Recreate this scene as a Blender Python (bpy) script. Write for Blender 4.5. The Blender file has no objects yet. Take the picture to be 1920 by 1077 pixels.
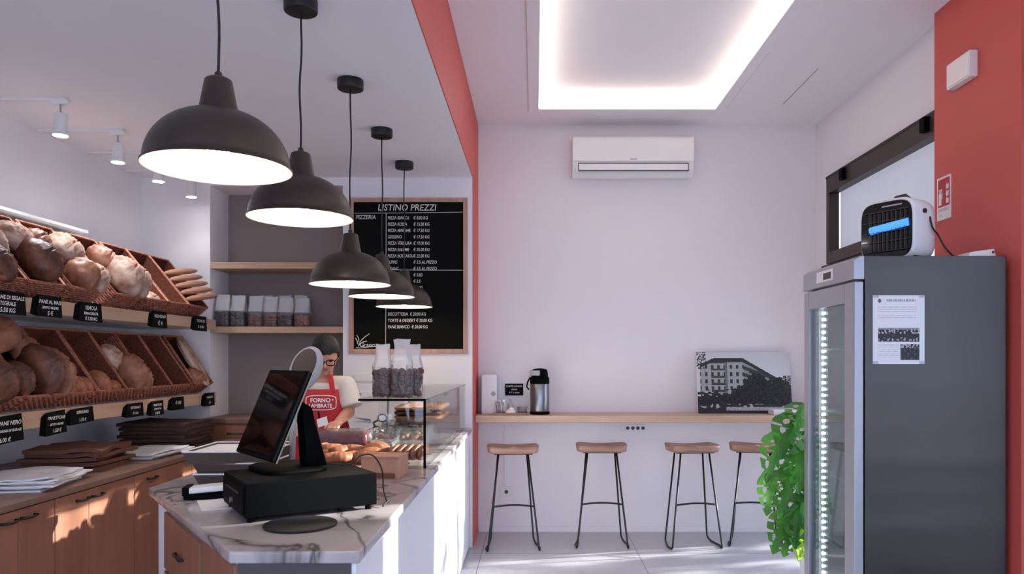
import bpy, bmesh, math, random
from mathutils import Vector, Matrix, noise, Euler
random.seed(7)
PI = math.pi
V = Vector
SC = bpy.context.scene
COL = SC.collection

# ------------------------------------------------------------------ camera
F, CX, CY, EYE = 1387.0, 1003.0, 672.0, 1.5
cam = bpy.data.cameras.new('camera')
cam.sensor_width = 36.0
cam.lens = F / 1920 * 36
cam.shift_x = -(CX - 960) / 1920
cam.shift_y = (CY - 538.5) / 1920
cam.clip_start = 0.05
co = bpy.data.objects.new('camera', cam)
co.location = (0, 0, EYE)
co.rotation_euler = (PI / 2, 0, 0)
COL.objects.link(co)
SC.camera = co

# ------------------------------------------------------------------ sky, sun, exposure
SC.view_settings.view_transform = 'Standard'
SC.view_settings.look = 'None'
SC.view_settings.gamma = 1
SC.view_settings.use_curve_mapping = False
SC.view_settings.exposure = 0.48
wd = bpy.data.worlds.new('sky')
wd.use_nodes = True
SC.world = wd
bg = wd.node_tree.nodes['Background']
bg.inputs[0].default_value = (0.66, 0.74, 1.0, 1)
bg.inputs[1].default_value = 2.9
sl = bpy.data.lights.new('sun', 'SUN')
sl.energy = 15
sl.angle = math.radians(0.9)
sl.color = (1.0, 0.95, 0.88)
so = bpy.data.objects.new('sun', sl)
so.location = (8, 6, 5)
so.rotation_euler = V((-1, -0.235, -0.31)).to_track_quat('-Z', 'Y').to_euler()
COL.objects.link(so)


def portal(name, loc, rot, sx, sy):
    l = bpy.data.lights.new(name, 'AREA')
    l.shape = 'RECTANGLE'
    l.size, l.size_y = sx, sy
    l.cycles.is_portal = True
    o = bpy.data.objects.new(name, l)
    o.location = loc
    o.rotation_euler = rot
    COL.objects.link(o)


portal('shopfront_portal', (2.62, 1.0, 1.45), (0, PI / 2, 0), 2.9, 5.0)
portal('side_glazing_portal', (2.62, 5.3, 1.45), (0, PI / 2, 0), 2.9, 1.8)
portal('rear_glazing_portal', (-0.25, -2.2, 1.45), (-PI / 2, PI, 0), 5.3, 2.9)


# ------------------------------------------------------------------ helpers
def lin(h):
    h = h.lstrip('#')
    r = []
    for i in (0, 2, 4):
        c = int(h[i:i + 2], 16) / 255
        r.append(c / 12.92 if c <= 0.04045 else ((c + 0.055) / 1.055) ** 2.4)
    return (r[0], r[1], r[2], 1)


def at(px, py, Y):
    return V(((px - CX) / F * Y, Y, EYE + (CY - py) / F * Y))


def atz(px, py, z):
    Y = (EYE - z) * F / (py - CY)
    return V(((px - CX) / F * Y, Y, z))


class B:
    def __init__(s):
        s.bm = bmesh.new()

    def box(s, x0, x1, y0, y1, z0, z1):
        return s.obox(V((x0, y0, z0)), V((x1 - x0, 0, 0)), V((0, y1 - y0, 0)), V((0, 0, z1 - z0)))

    def obox(s, o, a, b, c):
        o, a, b, c = V(o), V(a), V(b), V(c)
        if a.cross(b).dot(c) < 0:
            o, a = o + a, -a
        v = [s.bm.verts.new(p) for p in (o, o + a, o + a + b, o + b, o + c, o + a + c, o + a + b + c, o + b + c)]
        for f in ((3, 2, 1, 0), (4, 5, 6, 7), (0, 1, 5, 4), (1, 2, 6, 5), (2, 3, 7, 6), (3, 0, 4, 7)):
            s.bm.faces.new([v[i] for i in f])
        return s

    def cbox(s, c, sx, sy, sz, rz=0):
        m = Matrix.Rotation(rz, 3, 'Z')
        a, b, d = m @ V((sx, 0, 0)), m @ V((0, sy, 0)), V((0, 0, sz))
        return s.obox(V(c) - a / 2 - b / 2 - d / 2, a, b, d)

    def prism(s, poly, z0, z1):
        ar = sum(poly[i][0] * poly[(i + 1) % len(poly)][1] - poly[(i + 1) % len(poly)][0] * poly[i][1] for i in range(len(poly)))
        if ar < 0:
            poly = poly[::-1]
        lo = [s.bm.verts.new((p[0], p[1], z0)) for p in poly]
        hi = [s.bm.verts.new((p[0], p[1], z1)) for p in poly]
        n = len(poly)
        s.bm.faces.new(lo[::-1])
        s.bm.faces.new(hi)
        for i in range(n):
            s.bm.faces.new((lo[i], lo[(i + 1) % n], hi[(i + 1) % n], hi[i]))
        return s

    def slab(s, pts, n):
        """extrude a planar polygon of 3d points along vector n"""
        n = V(n)
        lo = [s.bm.verts.new(V(p)) for p in pts]
        hi = [s.bm.verts.new(V(p) + n) for p in pts]
        k = len(pts)
        s.bm.faces.new(lo[::-1])
        s.bm.faces.new(hi)
        for i in range(k):
            s.bm.faces.new((lo[i], lo[(i + 1) % k], hi[(i + 1) % k], hi[i]))
        bmesh.ops.recalc_face_normals(s.bm, faces=s.bm.faces[:])
        return s

    def quad(s, *p):
        s.bm.faces.new([s.bm.verts.new(V(q)) for q in p])
        return s

    def tube(s, pts, r, n=8, closed=False, caps=True):
        pts = [V(p) for p in pts]
        rs = r if isinstance(r, (list, tuple)) else [r] * len(pts)
        k = len(pts)
        rings = []
        up = None
        for i in range(k):
            if closed:
                t = pts[(i + 1) % k] - pts[i - 1]
            else:
                t = pts[min(i + 1, k - 1)] - pts[max(i - 1, 0)]
            if t.length < 1e-9:
                t = V((0, 0, 1))
            t.normalize()
            if up is None:
                up = V((0, 0, 1)) if abs(t.z) < 0.9 else V((1, 0, 0))
            a = up - t * up.dot(t)
            if a.length < 1e-6:
                a = t.orthogonal()
            a.normalize()
            up = a
            b = t.cross(a)
            rings.append([s.bm.verts.new(pts[i] + (a * math.cos(2 * PI * j / n) + b * math.sin(2 * PI * j / n)) * rs[i]) for j in range(n)])
        for i in range(k if closed else k - 1):
            A, C = rings[i], rings[(i + 1) % k]
            for j in range(n):
                s.bm.faces.new((A[j], A[(j + 1) % n], C[(j + 1) % n], C[j]))
        if caps and not closed:
            s.bm.faces.new(rings[0][::-1])
            s.bm.faces.new(rings[-1])
        return s

    def cyl(s, p0, p1, r0, r1=None, n=20, caps=True):
        return s.tube([p0, p1], [r0, r0 if r1 is None else r1], n, caps=caps)

    def lathe(s, prof, c=(0, 0, 0), n=32, closed_prof=False, cap=True):
        c = V(c)
        rings = [[s.bm.verts.new(c + V((r * math.cos(2 * PI * j / n), r * math.sin(2 * PI * j / n), z))) for j in range(n)] for r, z in prof]
        k = len(rings)
        for i in range(k if closed_prof else k - 1):
            A, C = rings[i], rings[(i + 1) % k]
            for j in range(n):
                s.bm.faces.new((A[j], A[(j + 1) % n], C[(j + 1) % n], C[j]))
        if cap and not closed_prof:
            s.bm.faces.new(rings[0][::-1])
            s.bm.faces.new(rings[-1])
        return s

    def ell(s, c, r, rot=None, u=20, v=12, fn=None):
        m = (rot.to_matrix() if isinstance(rot, Euler) else rot) if rot is not None else Matrix.Identity(3)
        if isinstance(r, (int, float)):
            r = (r, r, r)
        res = bmesh.ops.create_uvsphere(s.bm, u_segments=u, v_segments=v, radius=1)
        for w in res['verts']:
            p = w.co.copy()
            if fn:
                p = fn(p)
            w.co = V(c) + m @ V((p.x * r[0], p.y * r[1], p.z * r[2]))
        return s

    def loft(s, rings, cap0=True, cap1=True):
        R = [[s.bm.verts.new(V(p)) for p in ring] for ring in rings]
        n = len(R[0])
        for i in range(len(R) - 1):
            for j in range(n):
                s.bm.faces.new((R[i][j], R[i][(j + 1) % n], R[i + 1][(j + 1) % n], R[i + 1][j]))
        if cap0:
            s.bm.faces.new(R[0][::-1])
        if cap1:
            s.bm.faces.new(R[-1])
        return s


def smooth(pts, n=6):
    pts = [V(p) for p in pts]
    q = [pts[0]] + pts + [pts[-1]]
    out = []
    for i in range(1, len(q) - 2):
        p0, p1, p2, p3 = q[i - 1:i + 3]
        for k in range(n):
            t = k / n
            out.append(0.5 * (2 * p1 + (p2 - p0) * t + (2 * p0 - 5 * p1 + 4 * p2 - p3) * t * t + (3 * p1 - p0 - 3 * p2 + p3) * t ** 3))
    return out + [pts[-1]]


def wm(o):
    m = o.matrix_basis.copy()
    while o.parent:
        o = o.parent
        m = o.matrix_basis @ m
    return m


def obj(name, b, mat, parent=None, smooth=False, bevel=0, label=None, cat=None, group=None, kind=None, solid=0, seg=2, origin=None):
    """link the bmesh (in world coordinates) as one mesh object"""
    me = bpy.data.meshes.new(name)
    bmesh.ops.recalc_face_normals(b.bm, faces=b.bm.faces[:]) if b.bm.faces else None
    if parent is not None:
        m = wm(parent).inverted()
        loc = None
        b.bm.transform(m)
    else:
        if origin is None:
            xs = [v.co for v in b.bm.verts]
            lo = V((min(p.x for p in xs), min(p.y for p in xs), min(p.z for p in xs)))
            hi = V((max(p.x for p in xs), max(p.y for p in xs), max(p.z for p in xs)))
            origin = V(((lo.x + hi.x) / 2, (lo.y + hi.y) / 2, lo.z))
        loc = V(origin)
        b.bm.transform(Matrix.Translation(-loc))
    b.bm.to_mesh(me)
    b.bm.free()
    if smooth:
        me.polygons.foreach_set('use_smooth', [True] * len(me.polygons))
    me.materials.append(M[mat] if isinstance(mat, str) else mat)
    o = bpy.data.objects.new(name, me)
    COL.objects.link(o)
    if parent is not None:
        o.parent = parent
    if loc is not None:
        o.location = loc
    if bevel:
        md = o.modifiers.new('edge', 'BEVEL')
        md.width = bevel
        md.segments = seg
        md.limit_method = 'ANGLE'
        md.angle_limit = math.radians(40)
        if not smooth:
            me.polygons.foreach_set('use_smooth', [True] * len(me.polygons))
            wn = o.modifiers.new('normals', 'WEIGHTED_NORMAL')
            wn.keep_sharp = True
    if solid:
        md = o.modifiers.new('shell', 'SOLIDIFY')
        md.thickness = solid
        md.offset = 0
    tag(o, label, cat, group, kind)
    return o


def tag(o, label=None, cat=None, group=None, kind=None):
    for k, v in (('label', label), ('category', cat), ('group', group), ('kind', kind)):
        if v:
            o[k] = v
    return o


def thing(name, label, cat, loc=(0, 0, 0), rz=0, group=None):
    o = bpy.data.objects.new(name, None)
    o.empty_display_size = 0.05
    o.location = loc
    o.rotation_euler = (0, 0, rz)
    COL.objects.link(o)
    return tag(o, label, cat, group)


def dup(o, loc=None, rz=None, label=None, group=None, parent=None, matrix=None):
    c = o.copy()
    COL.objects.link(c)
    if parent is not None:
        c.parent = parent
    if matrix is not None:
        c.matrix_basis = matrix
    if loc is not None:
        c.location = loc
    if rz is not None:
        c.rotation_euler = (0, 0, rz)
    if label:
        c['label'] = label
    if group:
        c['group'] = group
    for ch in list(o.children):
        dup(ch, parent=c)
    return c


def struct(name, b, mat, **k):
    return obj(name, b, mat, kind='structure', **k)


def text(name, body, loc, size, rot, mat, parent, align='LEFT', shear=0.0, space=1.0, line=1.0, weight=0.0, sx=1.0):
    cu = bpy.data.curves.new(name, 'FONT')
    cu.body = body
    cu.size = size
    cu.align_x = align
    cu.shear = shear
    cu.space_character = space
    cu.space_line = line
    cu.offset = weight
    cu.resolution_u = 3
    tmp = bpy.data.objects.new('tmp', cu)
    me = bpy.data.meshes.new_from_object(tmp)
    bpy.data.objects.remove(tmp)
    me.materials.clear()
    me.materials.append(M[mat])
    me.name = name
    o = bpy.data.objects.new(name, me)
    COL.objects.link(o)
    w = Matrix.Translation(V(loc)) @ Euler(rot).to_matrix().to_4x4() @ Matrix.Diagonal((sx, 1, 1, 1))
    if parent is not None:
        o.parent = parent
        w = wm(parent).inverted() @ w
    o.matrix_basis = w
    return o


FACE_CAM = (PI / 2, 0, 0)        # reads from -Y
FACE_RIGHT = (PI / 2, 0, PI / 2)  # reads from +X
FACE_LEFT = (PI / 2, 0, -PI / 2)  # reads from -X

# ------------------------------------------------------------------ materials
M = {}


def mat(name, col, rough=0.5, metal=0.0, noise_s=0, noise_a=0.0, bump=0, bump_s=60, emit=0, spec=0.5, coat=0, stretch=(1, 1, 1), col2=None, trans=0, sss=0):
    m = bpy.data.materials.new(name)
    m.use_nodes = True
    nt = m.node_tree
    p = nt.nodes['Principled BSDF']
    c = lin(col)
    p.inputs['Base Color'].default_value = c
    p.inputs['Roughness'].default_value = rough
    p.inputs['Metallic'].default_value = metal
    p.inputs['Specular IOR Level'].default_value = spec
    p.inputs['Coat Weight'].default_value = coat
    if sss:
        p.inputs['Subsurface Weight'].default_value = sss
        p.inputs['Subsurface Radius'].default_value = (0.01, 0.004, 0.002)
    if emit:
        p.inputs['Emission Color'].default_value = c
        p.inputs['Emission Strength'].default_value = emit
    if noise_s or bump:
        tc = nt.nodes.new('ShaderNodeTexCoord')
        mp = nt.nodes.new('ShaderNodeMapping')
        mp.inputs['Scale'].default_value = stretch
        nt.links.new(tc.outputs['Object'], mp.inputs['Vector'])
    if noise_s:
        n = nt.nodes.new('ShaderNodeTexNoise')
        n.inputs['Scale'].default_value = noise_s
        n.inputs['Detail'].default_value = 6
        nt.links.new(mp.outputs[0], n.inputs['Vector'])
        r = nt.nodes.new('ShaderNodeValToRGB')
        if col2:
            a, d = c, lin(col2)
        else:
            a = tuple(max(0, x * (1 - noise_a)) for x in c[:3]) + (1,)
            d = tuple(min(1, x * (1 + noise_a)) for x in c[:3]) + (1,)
        r.color_ramp.elements[0].color = a
        r.color_ramp.elements[1].color = d
        r.color_ramp.elements[0].position = 0.35
        r.color_ramp.elements[1].position = 0.65
        nt.links.new(n.outputs[0], r.inputs[0])
        nt.links.new(r.outputs[0], p.inputs['Base Color'])
    if bump:
        n2 = nt.nodes.new('ShaderNodeTexNoise')
        n2.inputs['Scale'].default_value = bump_s
        n2.inputs['Detail'].default_value = 4
        nt.links.new(mp.outputs[0], n2.inputs['Vector'])
        bp = nt.nodes.new('ShaderNodeBump')
        bp.inputs['Strength'].default_value = bump
        bp.inputs['Distance'].default_value = 0.01
        nt.links.new(n2.outputs[0], bp.inputs['Height'])
        nt.links.new(bp.outputs[0], p.inputs['Normal'])
    M[name] = m
    return m


def glassy(name, tint='ffffff', rough=0.02, refl=1.0, base=0.03, bump=0, white=0.0):
    """thin clear sheet: transparent with a fresnel reflection"""
    m = bpy.data.materials.new(name)
    m.use_nodes = True
    nt = m.node_tree
    for n in list(nt.nodes):
        if n.type != 'OUTPUT_MATERIAL':
            nt.nodes.remove(n)
    out = [n for n in nt.nodes if n.type == 'OUTPUT_MATERIAL'][0]
    t = nt.nodes.new('ShaderNodeBsdfTransparent')
    t.inputs[0].default_value = lin(tint)
    g = nt.nodes.new('ShaderNodeBsdfGlossy')
    g.inputs['Roughness'].default_value = rough
    fr = nt.nodes.new('ShaderNodeLayerWeight')
    fr.inputs['Blend'].default_value = 0.25
    ma = nt.nodes.new('ShaderNodeMath')
    ma.operation = 'MULTIPLY_ADD'
    ma.inputs[1].default_value = 0.6 * refl
    ma.inputs[2].default_value = base
    nt.links.new(fr.outputs['Fresnel'], ma.inputs[0])
    mx = nt.nodes.new('ShaderNodeMixShader')
    nt.links.new(ma.outputs[0], mx.inputs[0])
    nt.links.new(t.outputs[0], mx.inputs[1])
    nt.links.new(g.outputs[0], mx.inputs[2])
    last = mx
    if white:
        d = nt.nodes.new('ShaderNodeBsdfDiffuse')
        d.inputs[0].default_value = (0.85, 0.85, 0.87, 1)
        m2 = nt.nodes.new('ShaderNodeMixShader')
        m2.inputs[0].default_value = white
        nt.links.new(mx.outputs[0], m2.inputs[1])
        nt.links.new(d.outputs[0], m2.inputs[2])
        last = m2
    if bump:
        tc = nt.nodes.new('ShaderNodeTexCoord')
        n2 = nt.nodes.new('ShaderNodeTexNoise')
        n2.inputs['Scale'].default_value = 35
        n2.inputs['Detail'].default_value = 3
        nt.links.new(tc.outputs['Object'], n2.inputs['Vector'])
        bp = nt.nodes.new('ShaderNodeBump')
        bp.inputs['Strength'].default_value = bump
        bp.inputs['Distance'].default_value = 0.03
        nt.links.new(n2.outputs[0], bp.inputs['Height'])
        nt.links.new(bp.outputs[0], g.inputs['Normal'])
        nt.links.new(bp.outputs[0], fr.inputs['Normal'])
    nt.links.new(last.outputs[0], out.inputs[0])
    M[name] = m


def wood(name, c1, c2, axis='Y', scale=6, rough=0.5):
    st = {'X': (0.12, 1, 1), 'Y': (1, 0.12, 1), 'Z': (1, 1, 0.12)}[axis]
    mat(name, c1, rough, noise_s=scale * 3, col2=c2, stretch=st, bump=0.05, bump_s=scale * 20)


mat('wall_white', 'eee9ea', 0.85, bump=0.03, bump_s=90)
mat('panel_shaded', '504b4a', 0.7)
mat('alcove_shade', '8f817c', 0.85)
mat('ceiling_white', 'f2eef0', 0.9)
mat('coral', 'cf5a50', 0.55, bump=0.02, bump_s=80)
mat('black_metal', '141312', 0.45)
mat('black_plastic', '040404', 0.6, spec=0.06)
mat('black_gloss', '050506', 0.08, coat=0.3)
mat('white_plastic', 'e8e6e4', 0.35)
mat('white_paper', 'e9e5e3', 0.8)
mat('grey_plastic', 'a5a3a5', 0.4)
mat('dark_grey', '3a3836', 0.5)
mat('bronze', '382d26', 0.38, metal=0.25, noise_s=8, noise_a=0.2)
mat('enamel', 'fbf3ea', 0.5)
mat('bulb_glow', 'ffe9cf', emit=55)
mat('spot_glow', 'ffffff', emit=30)
mat('led_cove', 'fff1e4', emit=3.3)
mat('led_cool', 'eef6ff', emit=22)
mat('screen_blue', '3f7fe8', emit=1.2)
mat('slate', '171514', 0.6, noise_s=30, noise_a=0.2)
mat('chalkboard', '060704', 0.85, spec=0.2, noise_s=5, noise_a=0.25)
mat('chalk', 'dedbd2', 0.9)
mat('steel', '8d8f90', 0.3, metal=1.0)
mat('alu', 'a9abb0', 0.35, metal=0.55)
mat('chrome', 'c9c9cc', 0.15, metal=1.0)
mat('skin', 'c08a72', 0.55, sss=0.08)
mat('hair', '0a0706', 0.7, bump=0.3, bump_s=120, stretch=(1, 1, 0.15))
mat('shirt', 'd6d0c8', 0.85, bump=0.08, bump_s=30)
mat('apron_red', 'b5262d', 0.75, bump=0.05, bump_s=60)
mat('trousers', '23242b', 0.85)
mat('shoe', '1a1a1a', 0.5)
mat('print_white', 'efeae4', 0.8)
mat('lip', '9a5a52', 0.5)
mat('kraft', '6d4432', 0.8, noise_s=12, noise_a=0.15)
mat('kraft_dark', '3f251c', 0.8, noise_s=12, noise_a=0.15)
mat('card', 'b98a6f', 0.8, noise_s=20, noise_a=0.08)
mat('tray_card', '52453c', 0.8)
mat('wicker', 'b56f56', 0.65, noise_s=50, col2='87503c')
mat('wicker_in', '6b3722', 0.75, noise_s=60, noise_a=0.3)
mat('crust_dark', '4a281b', 0.5, noise_s=1.6, col2='7b4a33', bump=0.12, bump_s=9)
mat('crust_brown', '7d4a33', 0.5, noise_s=1.8, col2='a8745a', bump=0.12, bump_s=9)
mat('crust_flour', '9a6c54', 0.75, noise_s=1.7, col2='d2b8a6', bump=0.12, bump_s=10)
mat('crust_gold', '84482b', 0.5, noise_s=2.5, col2='b0714c', bump=0.12, bump_s=12)
mat('focaccia', '95604a', 0.65, noise_s=18, col2='bb8a6c', bump=0.4, bump_s=45)
mat('choco', '3a1a14', 0.5, noise_s=40, col2='5d2d22', bump=0.4, bump_s=60)
mat('cookie', 'a35b34', 0.7, noise_s=40, col2='7a3d22', bump=0.4, bump_s=60)
mat('greens', '22211a', 0.7, noise_s=40, col2='4d4730', bump=0.4, bump_s=60)
mat('red_wrap', '4a0c10', 0.35, noise_s=20, col2='6e1c1a')
mat('pink_meat', 'a8503d', 0.6, noise_s=30, col2='c98972')
mat('leaf', '123a17', 0.28, noise_s=3.2, col2='3f8a2f')
mat('leaf_mid', '24601f', 0.3, noise_s=3.2, col2='559a3c')
mat('leaf_backlit', '9bd43a', 0.4)  # sun shining through the leaf, put into its colour
mat('stem', '4d7a35', 0.5)
mat('soil', '2b1d14', 0.9, bump=0.5, bump_s=60)
mat('pot', 'e2e2e4', 0.4)
mat('frame_brown', '3d2f28', 0.45, metal=0.2)
mat('sign_red', 'b42a32', 0.5)
mat('cord', '0f0e0d', 0.6)
mat('sugar', 'efe8de', 0.9, bump=0.3, bump_s=200)
mat('coffee_cup', 'd8c8b8', 0.6)
mat('leaf_far', '2f5a2a', 0.6)
mat('blocker_dark', '3a332e', 0.9)
mat('pavement', 'b4b0ab', 0.9, noise_s=3, noise_a=0.1)
wood('wood_cab', '97664f', '875844', 'Z', 4, 0.45)
wood('wood_top', '8a6a5a', '7a5b4c', 'Y', 4, 0.4)
wood('wood_shelf', 'c9a78c', 'b99579', 'Y', 5, 0.5)
wood('wood_shelf_x', 'c9a78c', 'b99579', 'X', 5, 0.5)
wood('wood_bar', 'd3b49b', 'c4a388', 'X', 5, 0.45)
wood('wood_frame', 'c49a85', 'b38872', 'Z', 8, 0.5)
wood('wood_seat', 'b58f79', '8f6d5c', 'X', 8, 0.5)
glassy('glass', 'fafcfb', 0.01, 1.0, 0.03)
glassy('glass_door', 'dfe7ea', 0.02, 1.0, 0.06)
glassy('plastic_bag', 'f8f6f8', 0.12, 1.2, 0.04, bump=0.5, white=0.05)
glassy('plastic_frost', 'fbfafb', 0.15, 1.4, 0.10, bump=0.8, white=0.3)
glassy('plastic_wrap', 'ffffff', 0.08, 1.6, 0.16, bump=0.9, white=0.10)
glassy('clear_cup', 'f0ece8', 0.05, 1.0, 0.08, white=0.15)
glassy('glass_store', 'f7fbff', 0.01, 0.7, 0.02)


def special_mats():
    # translucent blind behind the transom
    m = bpy.data.materials.new('blind')
    m.use_nodes = True
    nt = m.node_tree
    p = nt.nodes['Principled BSDF']
    out = [n for n in nt.nodes if n.type == 'OUTPUT_MATERIAL'][0]
    p.inputs['Base Color'].default_value = (0.75, 0.75, 0.76, 1)
    p.inputs['Roughness'].default_value = 0.8
    tr = nt.nodes.new('ShaderNodeBsdfTranslucent')
    tr.inputs[0].default_value = (0.34, 0.36, 0.40, 1)
    mx = nt.nodes.new('ShaderNodeMixShader')
    mx.inputs[0].default_value = 0.5
    nt.links.new(p.outputs[0], mx.inputs[1])
    nt.links.new(tr.outputs[0], mx.inputs[2])
    nt.links.new(mx.outputs[0], out.inputs[0])
    M['blind'] = m
    # vertex coloured print
    m = bpy.data.materials.new('print')
    m.use_nodes = True
    nt = m.node_tree
    p = nt.nodes['Principled BSDF']
    p.inputs['Roughness'].default_value = 0.6
    a = nt.nodes.new('ShaderNodeAttribute')
    a.attribute_name = 'ink'
    nt.links.new(a.outputs['Color'], p.inputs['Base Color'])
    M['print'] = m
    # marble
    m = mat('marble', 'c9c2bf', 0.18)
    nt = m.node_tree
    p = nt.nodes['Principled BSDF']
    tc = nt.nodes.new('ShaderNodeTexCoord')
    n1 = nt.nodes.new('ShaderNodeTexNoise')
    n1.inputs['Scale'].default_value = 1.7
    n1.inputs['Detail'].default_value = 5
    n1.inputs['Distortion'].default_value = 0.9
    nt.links.new(tc.outputs['Object'], n1.inputs['Vector'])
    # veins where the noise crosses 0.5
    s = nt.nodes.new('ShaderNodeMath')
    s.operation = 'SUBTRACT'
    s.inputs[1].default_value = 0.5
    nt.links.new(n1.outputs[0], s.inputs[0])
    ab = nt.nodes.new('ShaderNodeMath')
    ab.operation = 'ABSOLUTE'
    nt.links.new(s.outputs[0], ab.inputs[0])
    r = nt.nodes.new('ShaderNodeValToRGB')
    r.color_ramp.elements[0].color = lin('5f5856')
    r.color_ramp.elements[0].position = 0.0
    r.color_ramp.elements[1].color = lin('b9b0ad')
    r.color_ramp.elements[1].position = 0.03
    e = r.color_ramp.elements.new(0.012)
    e.color = lin('96908e')
    nt.links.new(ab.outputs[0], r.inputs[0])
    n2 = nt.nodes.new('ShaderNodeTexNoise')
    n2.inputs['Scale'].default_value = 4
    n2.inputs['Detail'].default_value = 6
    nt.links.new(tc.outputs['Object'], n2.inputs['Vector'])
    r2 = nt.nodes.new('ShaderNodeValToRGB')
    r2.color_ramp.elements[0].color = (0.72, 0.70, 0.70, 1)
    r2.color_ramp.elements[0].position = 0.35
    r2.color_ramp.elements[1].color = (1, 1, 1, 1)
    r2.color_ramp.elements[1].position = 0.6
    nt.links.new(n2.outputs[0], r2.inputs[0])
    mx = nt.nodes.new('ShaderNodeMix')
    mx.data_type = 'RGBA'
    mx.blend_type = 'MULTIPLY'
    mx.inputs[0].default_value = 1
    nt.links.new(r.outputs[0], mx.inputs[6])
    nt.links.new(r2.outputs[0], mx.inputs[7])
    nt.links.new(mx.outputs[2], p.inputs['Base Color'])
    # floor tiles
    m = mat('floor_tile', 'c2c0c4', 0.32)
    nt = m.node_tree
    p = nt.nodes['Principled BSDF']
    tc = nt.nodes.new('ShaderNodeTexCoord')
    mp = nt.nodes.new('ShaderNodeMapping')
    mp.inputs['Location'].default_value = (-0.79, 0.32, 0)
    nt.links.new(tc.outputs['Object'], mp.inputs['Vector'])
    br = nt.nodes.new('ShaderNodeTexBrick')
    br.offset = 0
    br.inputs['Color1'].default_value = lin('bcbabf')
    br.inputs['Color2'].default_value = lin('c3c1c5')
    br.inputs['Mortar'].default_value = lin('85838a')
    br.inputs['Scale'].default_value = 1
    br.inputs['Mortar Size'].default_value = 0.004
    br.inputs['Brick Width'].default_value = 1.2
    br.inputs['Row Height'].default_value = 1.2
    nt.links.new(mp.outputs[0], br.inputs['Vector'])
    n2 = nt.nodes.new('ShaderNodeTexNoise')
    n2.inputs['Scale'].default_value = 2.5
    n2.inputs['Detail'].default_value = 5
    nt.links.new(tc.outputs['Object'], n2.inputs['Vector'])
    r2 = nt.nodes.new('ShaderNodeValToRGB')
    r2.color_ramp.elements[0].color = (0.86, 0.86, 0.86, 1)
    r2.color_ramp.elements[1].color = (1, 1, 1, 1)
    nt.links.new(n2.outputs[0], r2.inputs[0])
    mx = nt.nodes.new('ShaderNodeMix')
    mx.data_type = 'RGBA'
    mx.blend_type = 'MULTIPLY'
    mx.inputs[0].default_value = 1
    nt.links.new(br.outputs[0], mx.inputs[6])
    nt.links.new(r2.outputs[0], mx.inputs[7])
    nt.links.new(mx.outputs[2], p.inputs['Base Color'])
    # brushed steel side of the fridge
    m = mat('brushed', '524f4c', 0.33, metal=0.85)
    nt = m.node_tree
    p = nt.nodes['Principled BSDF']
    tc = nt.nodes.new('ShaderNodeTexCoord')
    mp = nt.nodes.new('ShaderNodeMapping')
    mp.inputs['Scale'].default_value = (0.25, 0.25, 2.2)
    nt.links.new(tc.outputs['Object'], mp.inputs['Vector'])
    n1 = nt.nodes.new('ShaderNodeTexNoise')
    n1.inputs['Scale'].default_value = 1.6
    n1.inputs['Detail'].default_value = 1.5
    nt.links.new(mp.outputs[0], n1.inputs['Vector'])
    bp = nt.nodes.new('ShaderNodeBump')
    bp.inputs['Strength'].default_value = 0.25
    bp.inputs['Distance'].default_value = 0.06
    nt.links.new(n1.outputs[0], bp.inputs['Height'])
    nt.links.new(bp.outputs[0], p.inputs['Normal'])


special_mats()


def translucent(name, col, f):
    nt = M[name].node_tree
    p = nt.nodes['Principled BSDF']
    out = [n for n in nt.nodes if n.type == 'OUTPUT_MATERIAL'][0]
    tr = nt.nodes.new('ShaderNodeBsdfTranslucent')
    tr.inputs[0].default_value = lin(col)
    mx = nt.nodes.new('ShaderNodeMixShader')
    mx.inputs[0].default_value = f
    nt.links.new(p.outputs[0], mx.inputs[1])
    nt.links.new(tr.outputs[0], mx.inputs[2])
    nt.links.new(mx.outputs[0], out.inputs[0])


translucent('leaf', '3f8a2a', 0.10)
translucent('leaf_mid', '5fa838', 0.12)
translucent('leaf_backlit', 'c8ee3a', 0.4)


def grid_print(name, o, ux, uy, nu, nv, fn, parent, back=None):
    """a printed sheet: a fine grid whose ink colour is drawn by fn(u, v)"""
    b = B()
    o, ux, uy = V(o), V(ux), V(uy)
    vs = [[b.bm.verts.new(o + ux * (i / nu) + uy * (j / nv)) for i in range(nu + 1)] for j in range(nv + 1)]
    cols = []
    for j in range(nv):
        for i in range(nu):
            b.bm.faces.new((vs[j][i], vs[j][i + 1], vs[j + 1][i + 1], vs[j + 1][i]))
            cols.append(fn((i + 0.5) / nu, (j + 0.5) / nv))
    me = bpy.data.meshes.new(name)
    b.bm.transform(wm(parent).inverted())
    b.bm.to_mesh(me)
    b.bm.free()
    at_ = me.color_attributes.new('ink', 'FLOAT_COLOR', 'CORNER')
    flat = []
    for c in cols:
        c = (c, c, c) if isinstance(c, (int, float)) else c
        flat += [c[0], c[1], c[2], 1] * 4
    at_.data.foreach_set('color', flat)
    me.materials.append(M['print'])
    ob = bpy.data.objects.new(name, me)
    COL.objects.link(ob)
    ob.parent = parent
    return ob


# ================================================================== THE ROOM
XL, XB, XR, XP = -3.12, -0.495, 2.42, 2.33     # left wall, beam, right wall, coral pier face
YL, YR, YREAR = 5.86, 6.38, -2.0               # back walls of the left and right halves
ZL, ZR = 2.93, 3.51                            # ceilings
AX0, AX1, AZ, AY = -2.573, -1.521, 2.87, 6.21  # alcove

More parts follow.
